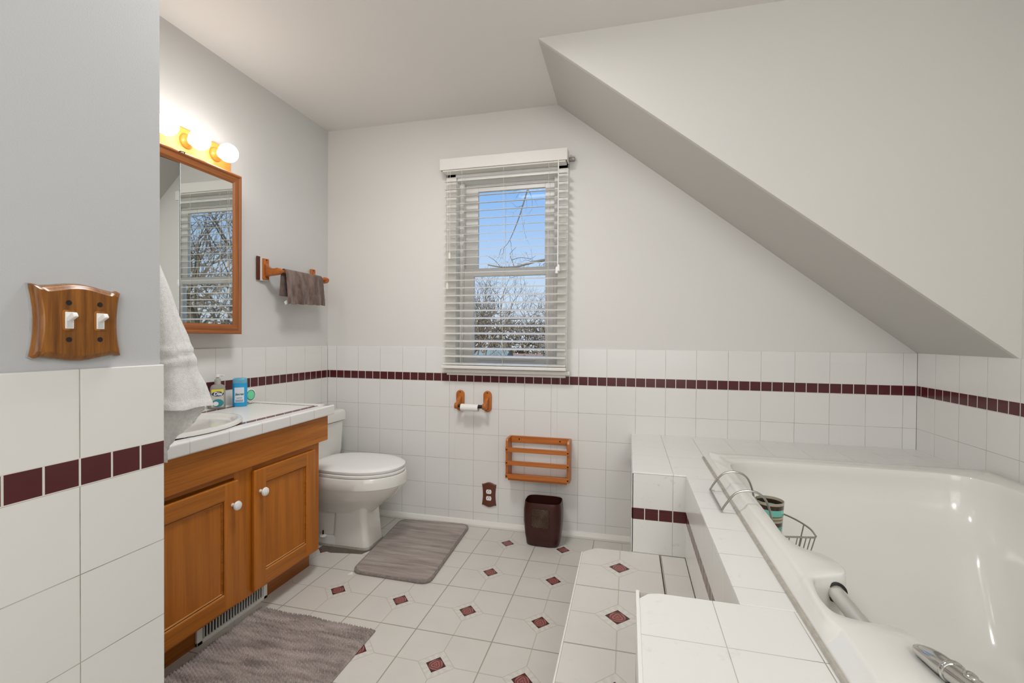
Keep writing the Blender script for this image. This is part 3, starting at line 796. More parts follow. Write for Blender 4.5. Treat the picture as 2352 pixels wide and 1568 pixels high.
# ---------------------------------------------------------------- towel bar and washcloth
tb = thing('towel_bar', 'orange oak towel bar on the grey wall near the corner', 'towel bar', (0, -.36, 1.41))
BY0, BY1, BZ, BX = -.545, -.155, 1.464, .098
for y, big in ((BY0, True), (BY1, False)):
    if big:
        MB().box(0, .006, y - .048, y - .026, 1.415, 1.538, .001).build('wall_block', plain('red_brown_wood', srgb(96, 44, 28), .5, var=.2), tb)
        MB().box(0, .010, y - .028, y + .022, 1.412, 1.534, .001).build('painted_backplate', M['white_paint'], tb)
    xb = .010 if big else .0
    MB().box(xb, xb + .011, y - .019, y + .019, 1.42, 1.53, .002).build('mount', M['pine_z'], tb)
    # bracket: concave arm that swells to a round end
    top = catmull([(xb + .01, 1.506, 0), (.032, 1.490, 0), (.055, 1.478, 0), (.080, 1.476, 0), (.098, 1.479, 0), (.110, 1.472, 0), (.114, 1.462, 0), (.108, 1.450, 0), (.095, 1.444, 0), (.07, 1.441, 0), (.04, 1.438, 0), (xb + .01, 1.434, 0)], 4)
    MB().prism([(p.x, p.y) for p in top], 'y', y - .013, y + .013, .003).build('bracket', M['pine_y'], tb, smooth=40)
    MB().tube([(xb + .0105, y, 1.522), (xb + .0125, y, 1.522)], .0035, 10).build('screw_head', M['darkhole'], tb)
MB().tube([(BX, BY0, BZ), (BX, BY1, BZ)], .0085, 16).build('bar', M['pine_y'], tb, smooth=True)
wc = thing('washcloth', 'small brown plush washcloth draped over the wooden towel bar', 'washcloth', (BX, -.355, 1.28))
rows = []
cl = [(.078, 1.335), (.082, 1.38), (.0865, 1.44), (.089, 1.462), (.0935, 1.4715), (.098, 1.4745), (.104, 1.472), (.110, 1.462), (.115, 1.44), (.120, 1.38), (.124, 1.33), (.126, 1.292)]
prof = catmull([(a, b, 0) for a, b in cl], 4)
ny = 40
for i, p in enumerate(prof):
    f = i / (len(prof) - 1); row = []
    drop = max(0, (f - .5) / .5)
    for j in range(ny + 1):
        s_ = j / ny
        yy = -.512 + .298 * s_ + .014 * drop * (s_ - .2)
        wave = .0045 * drop * math.sin(s_ * 17 + 1.3) + .003 * drop * math.sin(s_ * 41)
        zz = p.y + (.012 * drop * s_ if f > .5 else 0) + .0015 * math.sin(s_ * 30) * drop
        row.append((p.x + wave + .0006 * math.sin(j * 7.3 + i * 3.1), yy, zz))
    rows.append(row)
MB().sheet(rows, -.006).build('cloth', M['plush'], wc, smooth=60)
MB().obox((.112, -.508, 1.3), (.0025, .022, .018), Matrix.Rotation(.5, 3, 'X'), .0008, 1).build('care_tag', M['white_plastic'], wc)

# ---------------------------------------------------------------- white bath towel by the partition
tw = thing('bath_towel', 'white terry bath towel hanging beside the partition over the sink', 'towel', (.8, -1.8, .85))
R_edge = [(1.276, -1.789), (1.222, -1.763), (1.159, -1.739), (1.116, -1.717), (1.065, -1.700), (1.025, -1.689), (.994, -1.669), (.958, -1.655), (.935, -1.653)]
def edge_y(z):
    if z >= R_edge[0][0]: return max(-1.853, -1.789 - (z - 1.276) * .45)
    for (za, ya), (zb, yb) in zip(R_edge, R_edge[1:]):
        if za >= z >= zb: return ya + (yb - ya) * (za - z) / (za - zb)
    return R_edge[-1][1]
rows = []
nz = 60
for i in range(nz + 1):
    f = i / nz; row = []
    for j in range(41):
        s_ = j / 40; z = 1.43 - (1.43 - (.957 - .018 * s_)) * f
        y = -1.862 + (edge_y(z) + 1.862) * s_
        ridge = 0
        for zb, hw in ((1.085, .006), (1.060, .007), (.957 - .018 * s_, .016)):
            if abs(z - zb) < hw: ridge = .0035
        x = .85 + .016 * math.sin(s_ * 2.6 + .4) + .006 * f * math.sin(s_ * 11 + f * 3) + ridge - .02 * max(0, s_ - .85) * f * 4
        row.append((x, y, z + .003 * math.sin(s_ * 9) * f))
    rows.append(row)
MB().sheet(rows, -.009).build('front_fold', M['terry'], tw, smooth=60)
rows = []
top = [(-1.862, .985), (-1.80, .985), (-1.74, .980), (-1.70, .968), (-1.675, .955), (-1.657, .938)]
bot = [(-1.862, .79), (-1.80, .822), (-1.779, .838), (-1.737, .873), (-1.69, .908), (-1.655, .932)]
tp = catmull([(a, b, 0) for a, b in top], 6); bt = catmull([(a, b, 0) for a, b in bot], 6)
for k in range(17):
    t = k / 16; row = []
    for j, (a, b) in enumerate(zip(tp, bt)):
        q = a.lerp(b, t); s_ = j / (len(tp) - 1)
        hem = .003 if t > .80 else 0.0
        row.append((.838 + .012 * math.sin(s_ * 5 + 1) * t + .004 * math.sin(s_ * 16 + t * 3) + hem * (1 + .9 * math.sin(s_ * 80)), q.x, q.y))
    rows.append(row)
MB().sheet(rows, -.009).build('back_fold', M['terry'], tw, smooth=60)

# ---------------------------------------------------------------- switch plate
sw = thing('light_switch', 'double light switch in a scalloped wooden plate on the near wall', 'light switch', (PX, -2.016, 1.14))
sy0, sy1, sz0, sz1 = -2.083, -1.949, 1.075, 1.207; sxp = PX - .004
def wavy(d=0.0):
    pts = []
    cy, cz = (sy0 + sy1) / 2, (sz0 + sz1) / 2; hw, hh = (sy1 - sy0) / 2 - d, (sz1 - sz0) / 2 - d
    for k in range(24):
        t = -1 + 2 * k / 24; pts.append((cy + hw * t, cz + hh - .009 + .009 * (math.cos(t * PI) * .5 + .5) ** 1.0 + (.003 if abs(t) > .85 else 0)))
    for k in range(24):
        t = 1 - 2 * k / 24; pts.append((cy + hw - .006 * (1 - t * t) , cz + (hh - .009) * t))
    for k in range(24):
        t = 1 - 2 * k / 24; pts.append((cy + hw * t, cz - hh + .009 - .009 * (math.cos(t * PI) * .5 + .5) - (.003 if abs(t) > .85 else 0)))
    for k in range(24):
        t = -1 + 2 * k / 24; pts.append((cy - hw + .006 * (1 - t * t), cz + (hh - .009) * t))
    return pts
def wring(d, x): return [(x, a, b) for a, b in wavy(d)]
MB().rings([wring(-.001, sxp), wring(-.001, sxp + .0045)]).build('paint_edge', plain('paint_smear', srgb(196, 196, 194), .5, var=.5, scale=40), sw)
MB().rings([wring(.0005, sxp), wring(.0005, sxp + .010), wring(.0015, sxp + .0125), wring(.004, sxp + .0150), wring(.0075, sxp + .0165), wring(.009, sxp + .0185)]).build('wood_plate', M['switch_wood'], sw, smooth=30)
xf = sxp + .0185
for y in (-2.0355, -1.9885):
    MB().prism(rrect(y - .0095, y + .0095, 1.1265, 1.1615, .004), 'x', xf - .002, xf + .0012, .0008).build('slot_rim', M['switch_wood'], sw, smooth=40)
    s0 = MB().box(xf - .001, xf + .002, y - .0062, y + .0062, 1.1300, 1.1580, .0006).build('switch_well', M['white_plastic'], sw)
    MB().box(xf + .0012, xf + .0024, y - .0042, y + .0042, 1.1315, 1.1490).build('well_shade', plain('toggle_grey', srgb(206, 206, 206), .4), s0)
    MB().obox((xf + .0075, y, 1.1495), (.019, .0075, .0085), Matrix.Rotation(math.radians(-28), 3, 'Y'), .0015, 3).build('toggle', M['white_plastic'], sw, smooth=50)
    for z in (1.1115, 1.1735):
        MB().tube([(xf - .002, y, z), (xf + .0006, y, z)], .0042, 16).build('screw_hole', M['darkhole'], sw)

# ---------------------------------------------------------------- outlet
ou = thing('wall_outlet', 'brown scalloped outlet plate with two white sockets on the tile', 'outlet', (1.098, 0, .12))
oy0, oy1, oz0, oz1 = 1.054, 1.142, .122, .264
def oring(d, y):
    cx, cz = (oy0 + oy1) / 2, (oz0 + oz1) / 2; hw, hh = (oy1 - oy0) / 2 - d, (oz1 - oz0) / 2 - d; pts = []
    for k in range(16):
        t = -1 + 2 * k / 16; pts.append((cx + hw * t, y, cz + hh - .010 + .012 * (math.cos(t * PI) * .5 + .5)))
    for k in range(16):
        t = 1 - 2 * k / 16; pts.append((cx + hw - .006 * (1 - t * t), y, cz + (hh - .010) * t))
    for k in range(16):
        t = 1 - 2 * k / 16; pts.append((cx + hw * t, y, cz - hh + .010 - .012 * (math.cos(t * PI) * .5 + .5)))
    for k in range(16):
        t = -1 + 2 * k / 16; pts.append((cx - hw + .006 * (1 - t * t), y, cz + (hh - .010) * t))
    return pts
MB().rings([oring(0, 0), oring(0, -.005), oring(.003, -.0085), oring(.007, -.0095)]).build('cover_plate', M['brown_plastic'], ou, smooth=30)
for z in (.2125, .1735):
    pts = [(1.098 + .0165 * math.copysign(abs(math.cos(t)) ** .8, math.cos(t)), z + max(-.0125, min(.0125, .0165 * math.sin(t)))) for t in [2 * PI * k / 32 for k in range(32)]]
    r_ = MB().prism(pts, 'y', -.0115, -.009, .0006).build('socket', M['white_plastic'], ou)
    MB().box(1.0905, 1.0925, -.0121, -.0112, z - .004, z + .005).box(1.1035, 1.1055, -.0121, -.0112, z - .004, z + .005).box(1.096, 1.1, -.0121, -.0112, z + .006, z + .0095).build('slots', M['black'], r_)

# ---------------------------------------------------------------- toilet paper holder
th = thing('paper_holder', 'orange wooden toilet paper holder on the tile below the window', 'toilet paper holder', (1.0, 0, .68))
for x, sgn in ((.9155, 1), (1.0855, -1)):
    pts = [(x + .0255 * math.cos(t), .744 + (.037 if math.sin(t) >= 0 else -.037) + .0255 * math.sin(t)) for t in [2 * PI * k / 32 for k in range(32)]]
    MB().prism(pts, 'y', -.012, 0, .004, 3).build('mount', M['pine_z'], th, smooth=40)
    arm = catmull([(-.010, .772, 0), (-.03, .765, 0), (-.05, .742, 0), (-.072, .738, 0), (-.082, .728, 0), (-.083, .714, 0), (-.074, .704, 0), (-.055, .702, 0), (-.03, .705, 0), (-.010, .700, 0)], 4)
    MB().prism([(p.x, p.y) for p in arm], 'x', x - .011, x + .011, .004, 3).build('arm', M['pine_z'], th, smooth=40)
    MB().tube([(x, -.0122, .795), (x, -.0132, .795)], .0038, 10).build('screw_head', M['darkhole'], th)
MB().tube([(.925, -.065, .720), (.952, -.065, .720)], .0085, 16).tube([(.952, -.065, .72), (1.076, -.065, .720)], .0105, 16).build('spindle', M['black'], th, smooth=True)
m = MB().lathe((.943, -.065, .7125), [(.0205, 0), (.0205, .106), (.0195, .106), (.0195, 0), (.0205, 0)], 'x', 32)
m.build('paper_core', M['cardboard'], th, smooth=50)

# ---------------------------------------------------------------- magazine rack
mr = thing('magazine_rack', 'orange wooden slatted magazine rack fixed to the tiled wall', 'magazine rack', (1.4, 0, .32))
for x in (1.221, 1.567):
    pts = [(0, .552), (-.085, .552), (-.093, .54), (-.093, .345), (-.083, .325), (-.06, .318), (0, .318)]
    MB().prism(pts, 'x', x, x + .014, .0015).build('side_panel', M['pine_z'], mr)
m_ = MB().box(1.235, 1.567, -.017, 0, .516, .553, .0015).build('back_rail', M['pine_x'], mr)
for x in (1.282, 1.518): MB().tube([(x, -.0172, .536), (x, -.0182, .536)], .0042, 12).build('screw_head', M['darkhole'], m_)
for z in (.492, .4175, .3425):
    f_ = MB().box(1.2215, 1.5805, -.104, -.093, z - .0125, z + .0125, .002).build('front_rail', M['pine_x'], mr)
    for x in (1.2295, 1.5735): MB().tube([(x, -.1042, z), (x, -.1052, z)], .0042, 12).build('screw_head', M['darkhole'], f_)
MB().box(1.235, 1.567, -.093, -.0, .318, .330, .001).build('bottom_board', M['pine_x'], mr)

# ---------------------------------------------------------------- waste bin
wbn = thing('waste_bin', 'dark bronze waste bin with square medallion on the floor', 'waste bin', (1.445, -.118, 0))
def binring(cx, cy, w, d, z, n=48, e=4.2): return [(cx + math.copysign(abs(math.cos(t)) ** (2 / e), math.cos(t)) * w / 2, cy + math.copysign(abs(math.sin(t)) ** (2 / e), math.sin(t)) * d / 2, z) for t in [2 * PI * k / n for k in range(n)]]
prf = [(.168, .116, .001), (.178, .124, .006), (.196, .138, .06), (.208, .148, .13), (.208, .148, .19), (.199, .141, .232), (.197, .139, .235), (.192, .134, .234)]
rs = [binring(1.446, -.118, w, d, z) for w, d, z in prf] + [binring(1.446, -.118, w, d, z) for w, d, z in [(.196, .138, .20), (.2, .14, .13), (.188, .13, .06), (.165, .11, .012)]]
MB().rings(rs).build('body', M['bin'], wbn, smooth=50)
pts = rrect(1.394, 1.489, .107, .206, .011)
mm = MB().prism(pts, 'y', -.1955, -.185, .002)
mm.build('medallion', M['emblem'], wbn, origin=(1.4415, -.19, .1565))

# ---------------------------------------------------------------- toilet
to = thing('toilet', 'white porcelain toilet in the corner beside the oak vanity', 'toilet', (.3, -.37, 0))
TYC = -.372
MB().rings([[(x, y, z) for x, y in rrect(.022, .215 + a, TYC - .218 - b, TYC + .218 + b, .03)] for a, b, z in [(0, -.02, .37), (.012, -.006, .45), (.018, 0, .619)]]).build('tank', M['porcelain'], to, smooth=40)
MB().rings([[(x, y, z) for x, y in rrect(.016 - c, .243 + c, TYC - .232 - c, TYC + .232 + c, .03)] for c, z in [(-.004, .624), (0, .626), (0, .668), (-.004, .680), (-.014, .686)]]).build('tank_lid', M['porcelain'], to, smooth=40)
# bowl: egg-shaped rings
def egg(x0, x1, hw, z, sq=0.0, n=64, yc=TYC):
    out = []; cx = x0 + (x1 - x0) * .52
    for k in range(n):
        t = 2 * PI * k / n; c_, s_ = math.cos(t), math.sin(t)
        L = (x1 - cx) if c_ > 0 else (cx - x0)
        e = 2.0 + sq if c_ > 0 else 2.6 + sq
        out.append((cx + L * math.copysign(abs(c_) ** (2 / e), c_), yc + hw * math.copysign(abs(s_) ** (2 / e), s_), z))
    return out
m = MB().rings([egg(.20, .56, .085, .18, .6), egg(.19, .585, .10, .205, .4), egg(.18, .64, .135, .245, .2), egg(.175, .69, .168, .285), egg(.17, .718, .186, .322), egg(.168, .728, .193, .336), egg(.168, .7285, .1945, .3385), egg(.165, .735, .197, .342), egg(.165, .737, .198, .392), egg(.170, .732, .194, .399), egg(.2, .70, .17, .401)])
m.build('bowl', M['porcelain'], to, smooth=40)
def ped(x0, x1, h0, z, r): return [(x, y, z) for x, y in rrect(x0, x1, TYC - h0, TYC + h0, r)]
m = MB().rings([ped(.355, .572, .088, .012, .03), ped(.355, .570, .087, .03, .03), ped(.36, .558, .085, .12, .03), ped(.365, .552, .085, .19, .03), ped(.35, .565, .095, .225, .035)])
m.build('pedestal', M['porcelain'], to, smooth=40)
m = MB().rings([ped(.03, .37, .070, .05, .02), ped(.03, .37, .060, .2, .02), ped(.03, .37, .085, .36, .02)])
m.build('trapway', M['porcelain'], to, smooth=40)
m = MB().rings([ped(.05, .40, .088, .012, .02), ped(.05, .40, .086, .05, .02), ped(.05, .40, .08, .056, .02)])
m.build('foot', M['porcelain'], to, smooth=40)
MB().rings([ped(.045, .578, .092, .0005, .03), ped(.045, .576, .090, .0125, .03)]).build('caulk_base', M['caulk'], to)
# seat and lid
m = MB().rings([egg(.225, .722, .188, .4015), egg(.222, .726, .191, .406), egg(.222, .726, .191, .414), egg(.23, .72, .187, .418)])
m.build('seat', M['white_plastic'], to, smooth=40)
def lid(x0, x1, hw, z): return egg(x0, x1, hw, z, .1)
m = MB().rings([lid(.226, .718, .184, .4185), lid(.221, .724, .189, .424), lid(.221, .724, .189, .434), lid(.232, .714, .180, .441), lid(.27, .68, .15, .4455), lid(.35, .6, .09, .4475)])
m.build('seat_lid', M['white_plastic'], to, smooth=50)
for y in (TYC - .075, TYC + .075): MB().box(.205, .235, y - .018, y + .018, .400, .428, .006, 3).build('seat_hinge', M['white_plastic'], to, smooth=50)
m = MB().lathe((.315, TYC - .098, .054), [(.017, 0), (.017, .004), (.012, .009), (.003, .01)], 'z', 20)
m.build('bolt_washer', M['white_plastic'], to, smooth=40)
MB().tube([(.315, TYC - .098, .062), (.315, TYC - .098, .085)], .004, 8).build('floor_bolt', M['hinge'], to, smooth=True)

# ---------------------------------------------------------------- bath mats
def mat_grid(corners, nx, ny, hf):
    (a, b, c, d) = [Vector(p + (0,)) for p in corners]     # a far-left b far-right c near-right d near-left
    rows = []
    for j in range(ny + 1):
        t = j / ny; row = []
        for i in range(nx + 1):
            s_ = i / nx
            p = a.lerp(b, s_).lerp(d.lerp(c, s_), t); row.append((p.x, p.y, hf(s_, t)))
        rows.append(row)
    return rows
bm1 = thing('bath_mat', 'mauve grey chenille bath mat in front of the oak vanity', 'bath mat', (.7, -1.45, 0))
def h1(s_, t):
    e = min(s_, 1 - s_, t * 1.7, (1 - t) * 1.7); edge = min(1, e / .015)
    x, y = s_ * 46, t * 78
    tuft = abs(math.sin(x * PI) * math.sin((y + (int(x) % 2) * .5) * PI))
    return .003 + edge * (.007 + .009 * tuft + .003 * math.sin(y * .37 + 3 * math.sin(x * .13)) + random.uniform(-.0012, .0012))
MB().sheet(mat_grid([(.437, -1.032), (.966, -1.040), (.972, -1.92), (.436, -1.92)], 230, 390, h1)).build('pile', M['mat_loop'], bm1, smooth=180)
MB().box(.440, .966, -1.915, -1.042, .0005, .004, .001).build('backing', M['mat_edge'], bm1)
bm2 = thing('toilet_mat', 'smooth taupe bath mat on the floor in front of the toilet', 'bath mat', (.8, -.36, 0))
def quadround(co, r, n=8):
    out = []; m_ = len(co)
    for i in range(m_):
        p = Vector(co[i]); a = (Vector(co[i - 1]) - p).normalized(); b = (Vector(co[(i + 1) % m_]) - p).normalized()
        A, B = p + a * r, p + b * r
        for k in range(n + 1):
            t = k / n; q = A * (1 - t) ** 2 + p * 2 * t * (1 - t) + B * t * t; out.append((q.x, q.y))
    return out
qc = [(.552, -.045), (.990, -.022), (1.026, -.690), (.622, -.684)]
cx_, cy_ = sum(p[0] for p in qc) / 4, sum(p[1] for p in qc) / 4
def qring(k, z):
    pts = quadround(qc, .055); return [(cx_ + (x - cx_) * k, cy_ + (y - cy_) * k, z) for x, y in pts]
MB().rings([qring(.992, .0006), qring(1.0, .005), qring(.997, .011), qring(.985, .0135), qring(.972, .013), qring(.965, .0105)], True, True).build('border', M['mat_edge'], bm2, smooth=60)
MB().rings([qring(.966, .008), qring(.963, .0145), qring(.95, .0165), qring(.7, .0175), qring(.35, .018)]).build('pile', M['mat_pile'], bm2, smooth=60)
MB().prism([(.615, -.700), (.640, -.690), (.622, -.668)], 'z', .0004, .0014).build('white_tag', M['white_plastic'], bm2)

# ---------------------------------------------------------------- outside
GZ = -3.4
def ground_mat():
    n = NT('winter_lawn'); _, p = n.pos()
    n.set(n.ramp(n.noise(p, .5, 5, .7), [(.35, srgb(128, 116, 88)), (.65, srgb(156, 142, 108))]), .95); return n.m
struct(MB().box(-60, 60, 1.5, 110, GZ - .2, GZ), 'ground', ground_mat())
M['bark'] = plain('grey_bark', srgb(132, 122, 112), .9, var=.4, scale=8)
M['bark2'] = plain('brown_bark', srgb(134, 118, 98), .9, var=.4, scale=8)
def grow(mb, p, d, L, r, depth, up, spread, kids):
    n = 4; pts = [p.copy()]; q = p.copy(); dd = d.copy()
    for _ in range(n):
        dd = (dd + Vector((random.uniform(-1, 1), random.uniform(-1, 1), random.uniform(-.6, 1) * .9)) * .17 + Vector((0, 0, up * .05))).normalized()
        q = q + dd * L / n; pts.append(q.copy())
    mb.tube(pts, 0, 5 if depth > 2 else 3, rad=[r * (1 - .13 * k) for k in range(n + 1)], cap=False)
    if depth == 0: return
    for k in range(kids):
        t = random.choice([2, 3, 4, 4]); a = random.uniform(0, 2 * PI)
        side = dd.cross(Vector((math.cos(a), math.sin(a), .3))).normalized()
        nd = (dd * random.uniform(.5, .9) + side * spread * random.uniform(.6, 1.1)).normalized()
        grow(mb, pts[t], nd, L * random.uniform(.58, .8), r * .56, depth - 1, up, spread, kids)
def tree(x, y, h, r, depth, kids, label, mat, spread=.8, up=1, seed=1, lean=(0, 0)):
    random.seed(seed)
    o = thing('bare_tree', label, 'tree', (x, y, GZ), 'bare trees outside the window')
    tr = MB().tube([(x, y, GZ - .05), (x + lean[0] * .5, y, GZ + h * .2), (x + lean[0], y + lean[1], GZ + h * .4)], 0, 9, rad=[r * 1.25, r, r * .85])
    tr.build('trunk', mat, o, smooth=True)
    br = MB(); p0 = Vector((x + lean[0], y + lean[1], GZ + h * .4))
    for k in range(4):
        a = 2 * PI * k / 4 + random.uniform(-.5, .5)
        grow(br, p0 - Vector((0, 0, random.uniform(0, h * .06))), Vector((math.cos(a) * spread, math.sin(a) * spread, 1.1)).normalized(), h * .26, r * .55, depth, up, spread, kids)
    br.build('branches', mat, o)
def limb_tree():
    random.seed(41)
    o = thing('bare_tree', 'thin bare tree with one long crossing limb, nearest to the window', 'tree', (.9, 7, GZ), 'bare trees outside the window')
    MB().tube([(.9, 7, GZ - .05), (.86, 7, -.5), (.8, 7.02, 1.6), (.72, 7.03, 3.2), (.6, 7.05, 5.2)], 0, 9, rad=[.16, .14, .11, .08, .05]).build('trunk', M['bark'], o, smooth=True)
    br = MB()
    def run(pts, r0, r1, n=5):
        P = catmull(pts, 5); br.tube(P, 0, n, rad=[r0 + (r1 - r0) * k / (len(P) - 1) for k in range(len(P))], cap=False); return P
    def twigs(P, k, L, r, depth=2, up=0, kids=2):
        for _ in range(k):
            i = random.randrange(len(P) // 4, len(P)); d = (P[min(i + 1, len(P) - 1)] - P[max(i - 1, 0)]).normalized()
            a = random.uniform(0, 2 * PI); sd = d.cross(Vector((math.cos(a), .4 * math.sin(a), .5))).normalized()
            grow(br, P[i], (d * .6 + sd * .7).normalized(), L * random.uniform(.6, 1.2), r, depth, up, .7, kids)
    A = run([(.83, 7.02, 2.55), (.5, 7, 2.74), (.245, 7, 2.766), (-.016, 7, 2.738), (-.222, 7, 2.69), (-.46, 7, 2.641), (-.798, 7, 2.642), (-1.09, 7, 2.70)], .038, .012)
    twigs(A, 8, .34, .007, 2, .3)
    run([(-.50, 7, 2.645), (-.56, 7.05, 2.78), (-.60, 7.05, 2.93), (-.47, 7.1, 3.08)], .011, .004)
    run([(-.56, 7.03, 2.79), (-.36, 7.0, 2.83), (-.14, 7, 2.80), (-.03, 7, 2.86)], .009, .003)
    run([(-.8, 7, 2.642), (-.95, 7.02, 2.80), (-1.12, 7.02, 2.90)], .009, .004)
    Bl = run([(.66, 7.04, 4.3), (.2, 7, 4.9), (-.095, 7, 4.577), (-.234, 7, 4.22), (-.373, 7, 3.768), (-.513, 7, 3.405), (-.656, 7, 3.13), (-.80, 7, 3.02)], .026, .003)
    twigs(Bl, 9, .38, .006, 2, -.4)
    br.build('branches', M['bark'], o)
limb_tree()
tree(-2.7, 12.0, 7.3, .12, 5, 3, 'bushy low bare tree in the middle of the window view', M['bark2'], .95, .2, 5)
tree(-1.1, 17.5, 7.2, .12, 5, 3, 'low spreading bare tree in front of the brown roofed house', M['bark'], 1.0, .1, 7)
tree(-6.6, 20.5, 8.2, .16, 5, 3, 'bare tree in front of the pale house outside', M['bark2'], .85, .4, 11)
tree(-3.4, 40.0, 10.0, .2, 4, 4, 'far bare tree behind the roof of the tan house', M['bark2'], .95, .3, 17)
tree(-13.0, 40.0, 9.8, .2, 4, 4, 'far bare tree behind the roof of the pale house', M['bark2'], .95, .3, 23)
tree(7.2, 6.2, 8.6, .15, 4, 4, 'bare tree close outside, seen in the medicine cabinet mirror', M['bark2'], .9, .3, 29)
tree(13.5, 11.5, 9.0, .18, 4, 4, 'farther bare tree seen in the medicine cabinet mirror', M['bark'], .9, .3, 31)
random.seed(3)
def hedge(x, y, w, d, h, label):
    b = MB()
    for _ in range(2400):
        px, py, pz = x + random.uniform(-w, w) / 2, y + random.uniform(-d, d) / 2, GZ + random.uniform(0, h) ** 1.0
        for __ in range(3):
            q = Vector((px, py, pz)); v = Vector((random.uniform(-1, 1), random.uniform(-1, 1), random.uniform(-.2, 1.2))).normalized() * random.uniform(.5, 1.1)
            b.tube([q, q + v * .5 + Vector((0, 0, .05)), q + v], 0, 3, rad=[.06, .05, .02], cap=False)
    o = b.build('thicket', M['thicket'], None, kind='stuff'); tag(o, label, 'thicket')
M['thicket'] = plain('olive_thicket', srgb(126, 114, 92), .95, var=.35, scale=3)
hedge(-7.5, 52.0, 34.0, 5.0, 6.2, 'brown green thicket closing the view behind the houses')
hedge(17.0, 17.0, 12.0, 5.0, 4.8, 'brown green thicket seen low in the medicine cabinet mirror')
def house(x, y, w, d, hz, rh, wall, roof, label, wins):
    o = thing('house', label, 'house', (x, y, GZ))
    MB().box(x - w / 2, x + w / 2, y - d / 2, y + d / 2, GZ, GZ + hz).build('walls', wall, o)
    MB().prism([(y - d / 2 - .35, GZ + hz - .05), (y + d / 2 + .35, GZ + hz - .05), (y, GZ + hz + rh)], 'x', x - w / 2 - .3, x + w / 2 + .3).build('roof', roof, o)
    for wx, wz in wins:
        f = MB().box(x + wx - .5, x + wx + .5, y - d / 2 - .05, y - d / 2 + .02, GZ + wz - .55, GZ + wz + .55).build('window_frame', M['white_paint'], o)
        MB().box(x + wx - .42, x + wx - .03, y - d / 2 - .07, y - d / 2 - .03, GZ + wz - .47, GZ + wz + .47).box(x + wx + .03, x + wx + .42, y - d / 2 - .07, y - d / 2 - .03, GZ + wz - .47, GZ + wz + .47).build('window_glass', plain('dark_glass', srgb(92, 108, 116), .1), f)
house(-9.6, 27.5, 7.0, 6.0, 2.55, 1.15, plain('pale_siding', srgb(214, 214, 208), .7, var=.1), plain('teal_shingle', srgb(128, 142, 140), .8, var=.2), 'pale house with a grey green roof beyond the trees', [(1.1, 1.75), (2.6, 1.75)])
house(-1.6, 26.5, 7.0, 6.0, 1.9, 1.6, plain('tan_siding', srgb(188, 170, 148), .8, var=.1), plain('brown_shingle', srgb(142, 116, 104), .85, var=.25), 'tan house with a brown roof among bare trees', [(-2.4, 1.2)])

# ---------------------------------------------------------------- world and lights
w = bpy.data.worlds.new('sky'); SC.world = w; w.use_nodes = True; nt = w.node_tree; nt.nodes.clear()
out = nt.nodes.new('ShaderNodeOutputWorld'); bg = nt.nodes.new('ShaderNodeBackground'); nt.links.new(bg.outputs[0], out.inputs[0])
tc = nt.nodes.new('ShaderNodeTexCoord'); sp_ = nt.nodes.new('ShaderNodeSeparateXYZ'); nt.links.new(tc.outputs['Generated'], sp_.inputs[0])
cr = nt.nodes.new('ShaderNodeValToRGB'); nt.links.new(sp_.outputs[2], cr.inputs[0])
e = cr.color_ramp.elements
e[0].position = 0.0; e[0].color = srgb(226, 234, 244); e[1].position = .36; e[1].color = srgb(118, 178, 248)
e2 = e.new(.14); e2.color = srgb(196, 220, 250)
nt.links.new(cr.outputs[0], bg.inputs[0]); bg.inputs[1].default_value = 1.0

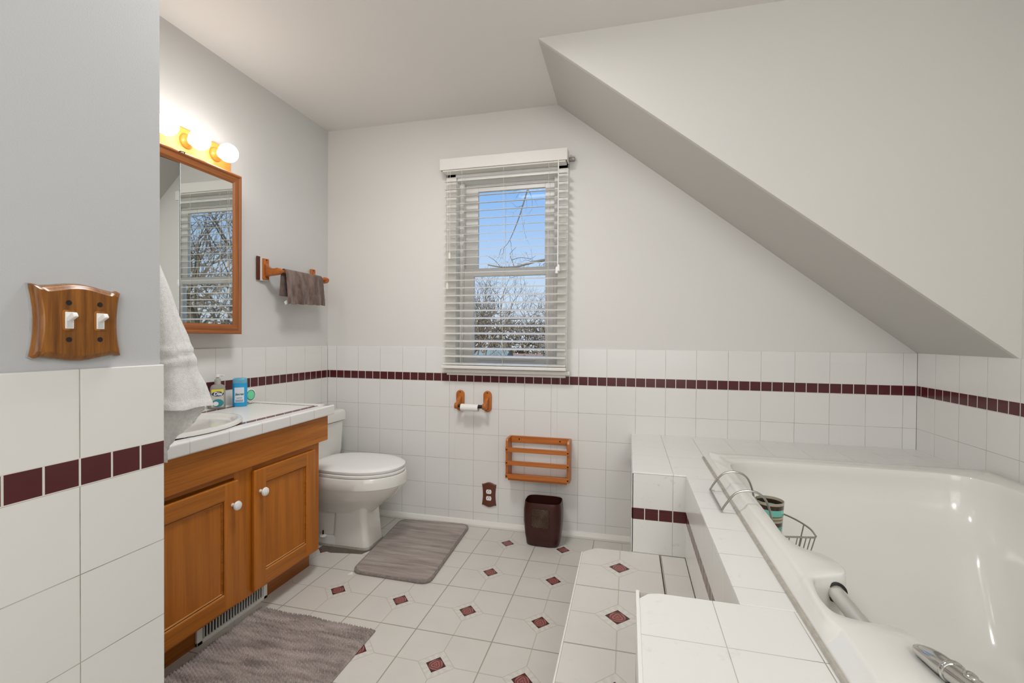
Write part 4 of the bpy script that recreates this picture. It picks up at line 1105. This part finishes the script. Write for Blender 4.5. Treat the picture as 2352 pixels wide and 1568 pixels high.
def area(name, loc, rot, size, power, color=(1, 1, 1), sy=None, shape='DISK'):
    l = bpy.data.lights.new(name, 'AREA'); l.shape = shape; l.size = size
    if sy: l.size_y = sy
    l.energy = power; l.color = color
    o = bpy.data.objects.new(name, l); COL.objects.link(o); o.location = loc; o.rotation_euler = [math.radians(a) for a in rot]; return o
area('ceiling_fill', (1.1, -1.28, 2.41), (0, 0, 0), .4, 17.5, (1, .995, 1))  # added fill light, no fixture seen; lifts the back and left walls
area('rear_high_fill', (2.5, -3.6, 2.1), (72, 0, 18), .7, 12.0, (.985, .99, 1))  # added fill from high behind the camera, leaves the slope in shade
area('rear_wide_fill', (2.1, -4.0, 1.5), (90, 0, 0), 1.6, 18, (.98, .99, 1), 1.6, 'RECTANGLE')  # added frontal fill; the near wall behind it has no doorway
sun = bpy.data.lights.new('sun', 'SUN'); sun.energy = 4.5; sun.color = (1, .93, .82); sun.angle = .05; so = bpy.data.objects.new('sun', sun); COL.objects.link(so); so.rotation_euler = (math.radians(48), 0, math.radians(-25))

# ---------------------------------------------------------------- camera (calibrated on the tile grid)
f, yaw, pitch, roll = 1061.425, .247, .01094, .0071
c, s = math.cos(yaw), math.sin(yaw)
r = Vector((c, s, 0)); fw_ = Vector((-s, c, 0)); up = Vector((0, 0, 1))
f2 = fw_ * math.cos(pitch) - up * math.sin(pitch); u2 = up * math.cos(pitch) + fw_ * math.sin(pitch)
r3 = r * math.cos(roll) + u2 * math.sin(roll); u3 = u2 * math.cos(roll) - r * math.sin(roll)
cam = bpy.data.cameras.new('camera'); co = bpy.data.objects.new('camera', cam); COL.objects.link(co)
Mx = Matrix.Identity(4)
for i in range(3): Mx[i][0] = r3[i]; Mx[i][1] = u3[i]; Mx[i][2] = -f2[i]
Mx[0][3], Mx[1][3], Mx[2][3] = 1.8877, -2.60804, 1.11976
co.matrix_world = Mx
cam.sensor_width = 36; cam.lens = 36 * f / 2352; cam.shift_y = 3.15 / 2352; cam.clip_start = .02
SC.camera = co
SC.view_settings.view_transform = 'Standard'; SC.view_settings.look = 'None'; SC.view_settings.gamma = 1; SC.view_settings.use_curve_mapping = False
SC.view_settings.exposure = 0.0
SC.cycles.max_bounces = 6; SC.cycles.diffuse_bounces = 4; SC.cycles.glossy_bounces = 3; SC.cycles.transmission_bounces = 4; SC.cycles.transparent_max_bounces = 6
SC.cycles.caustics_reflective = False; SC.cycles.caustics_refractive = False
SC.cycles.use_light_tree = False
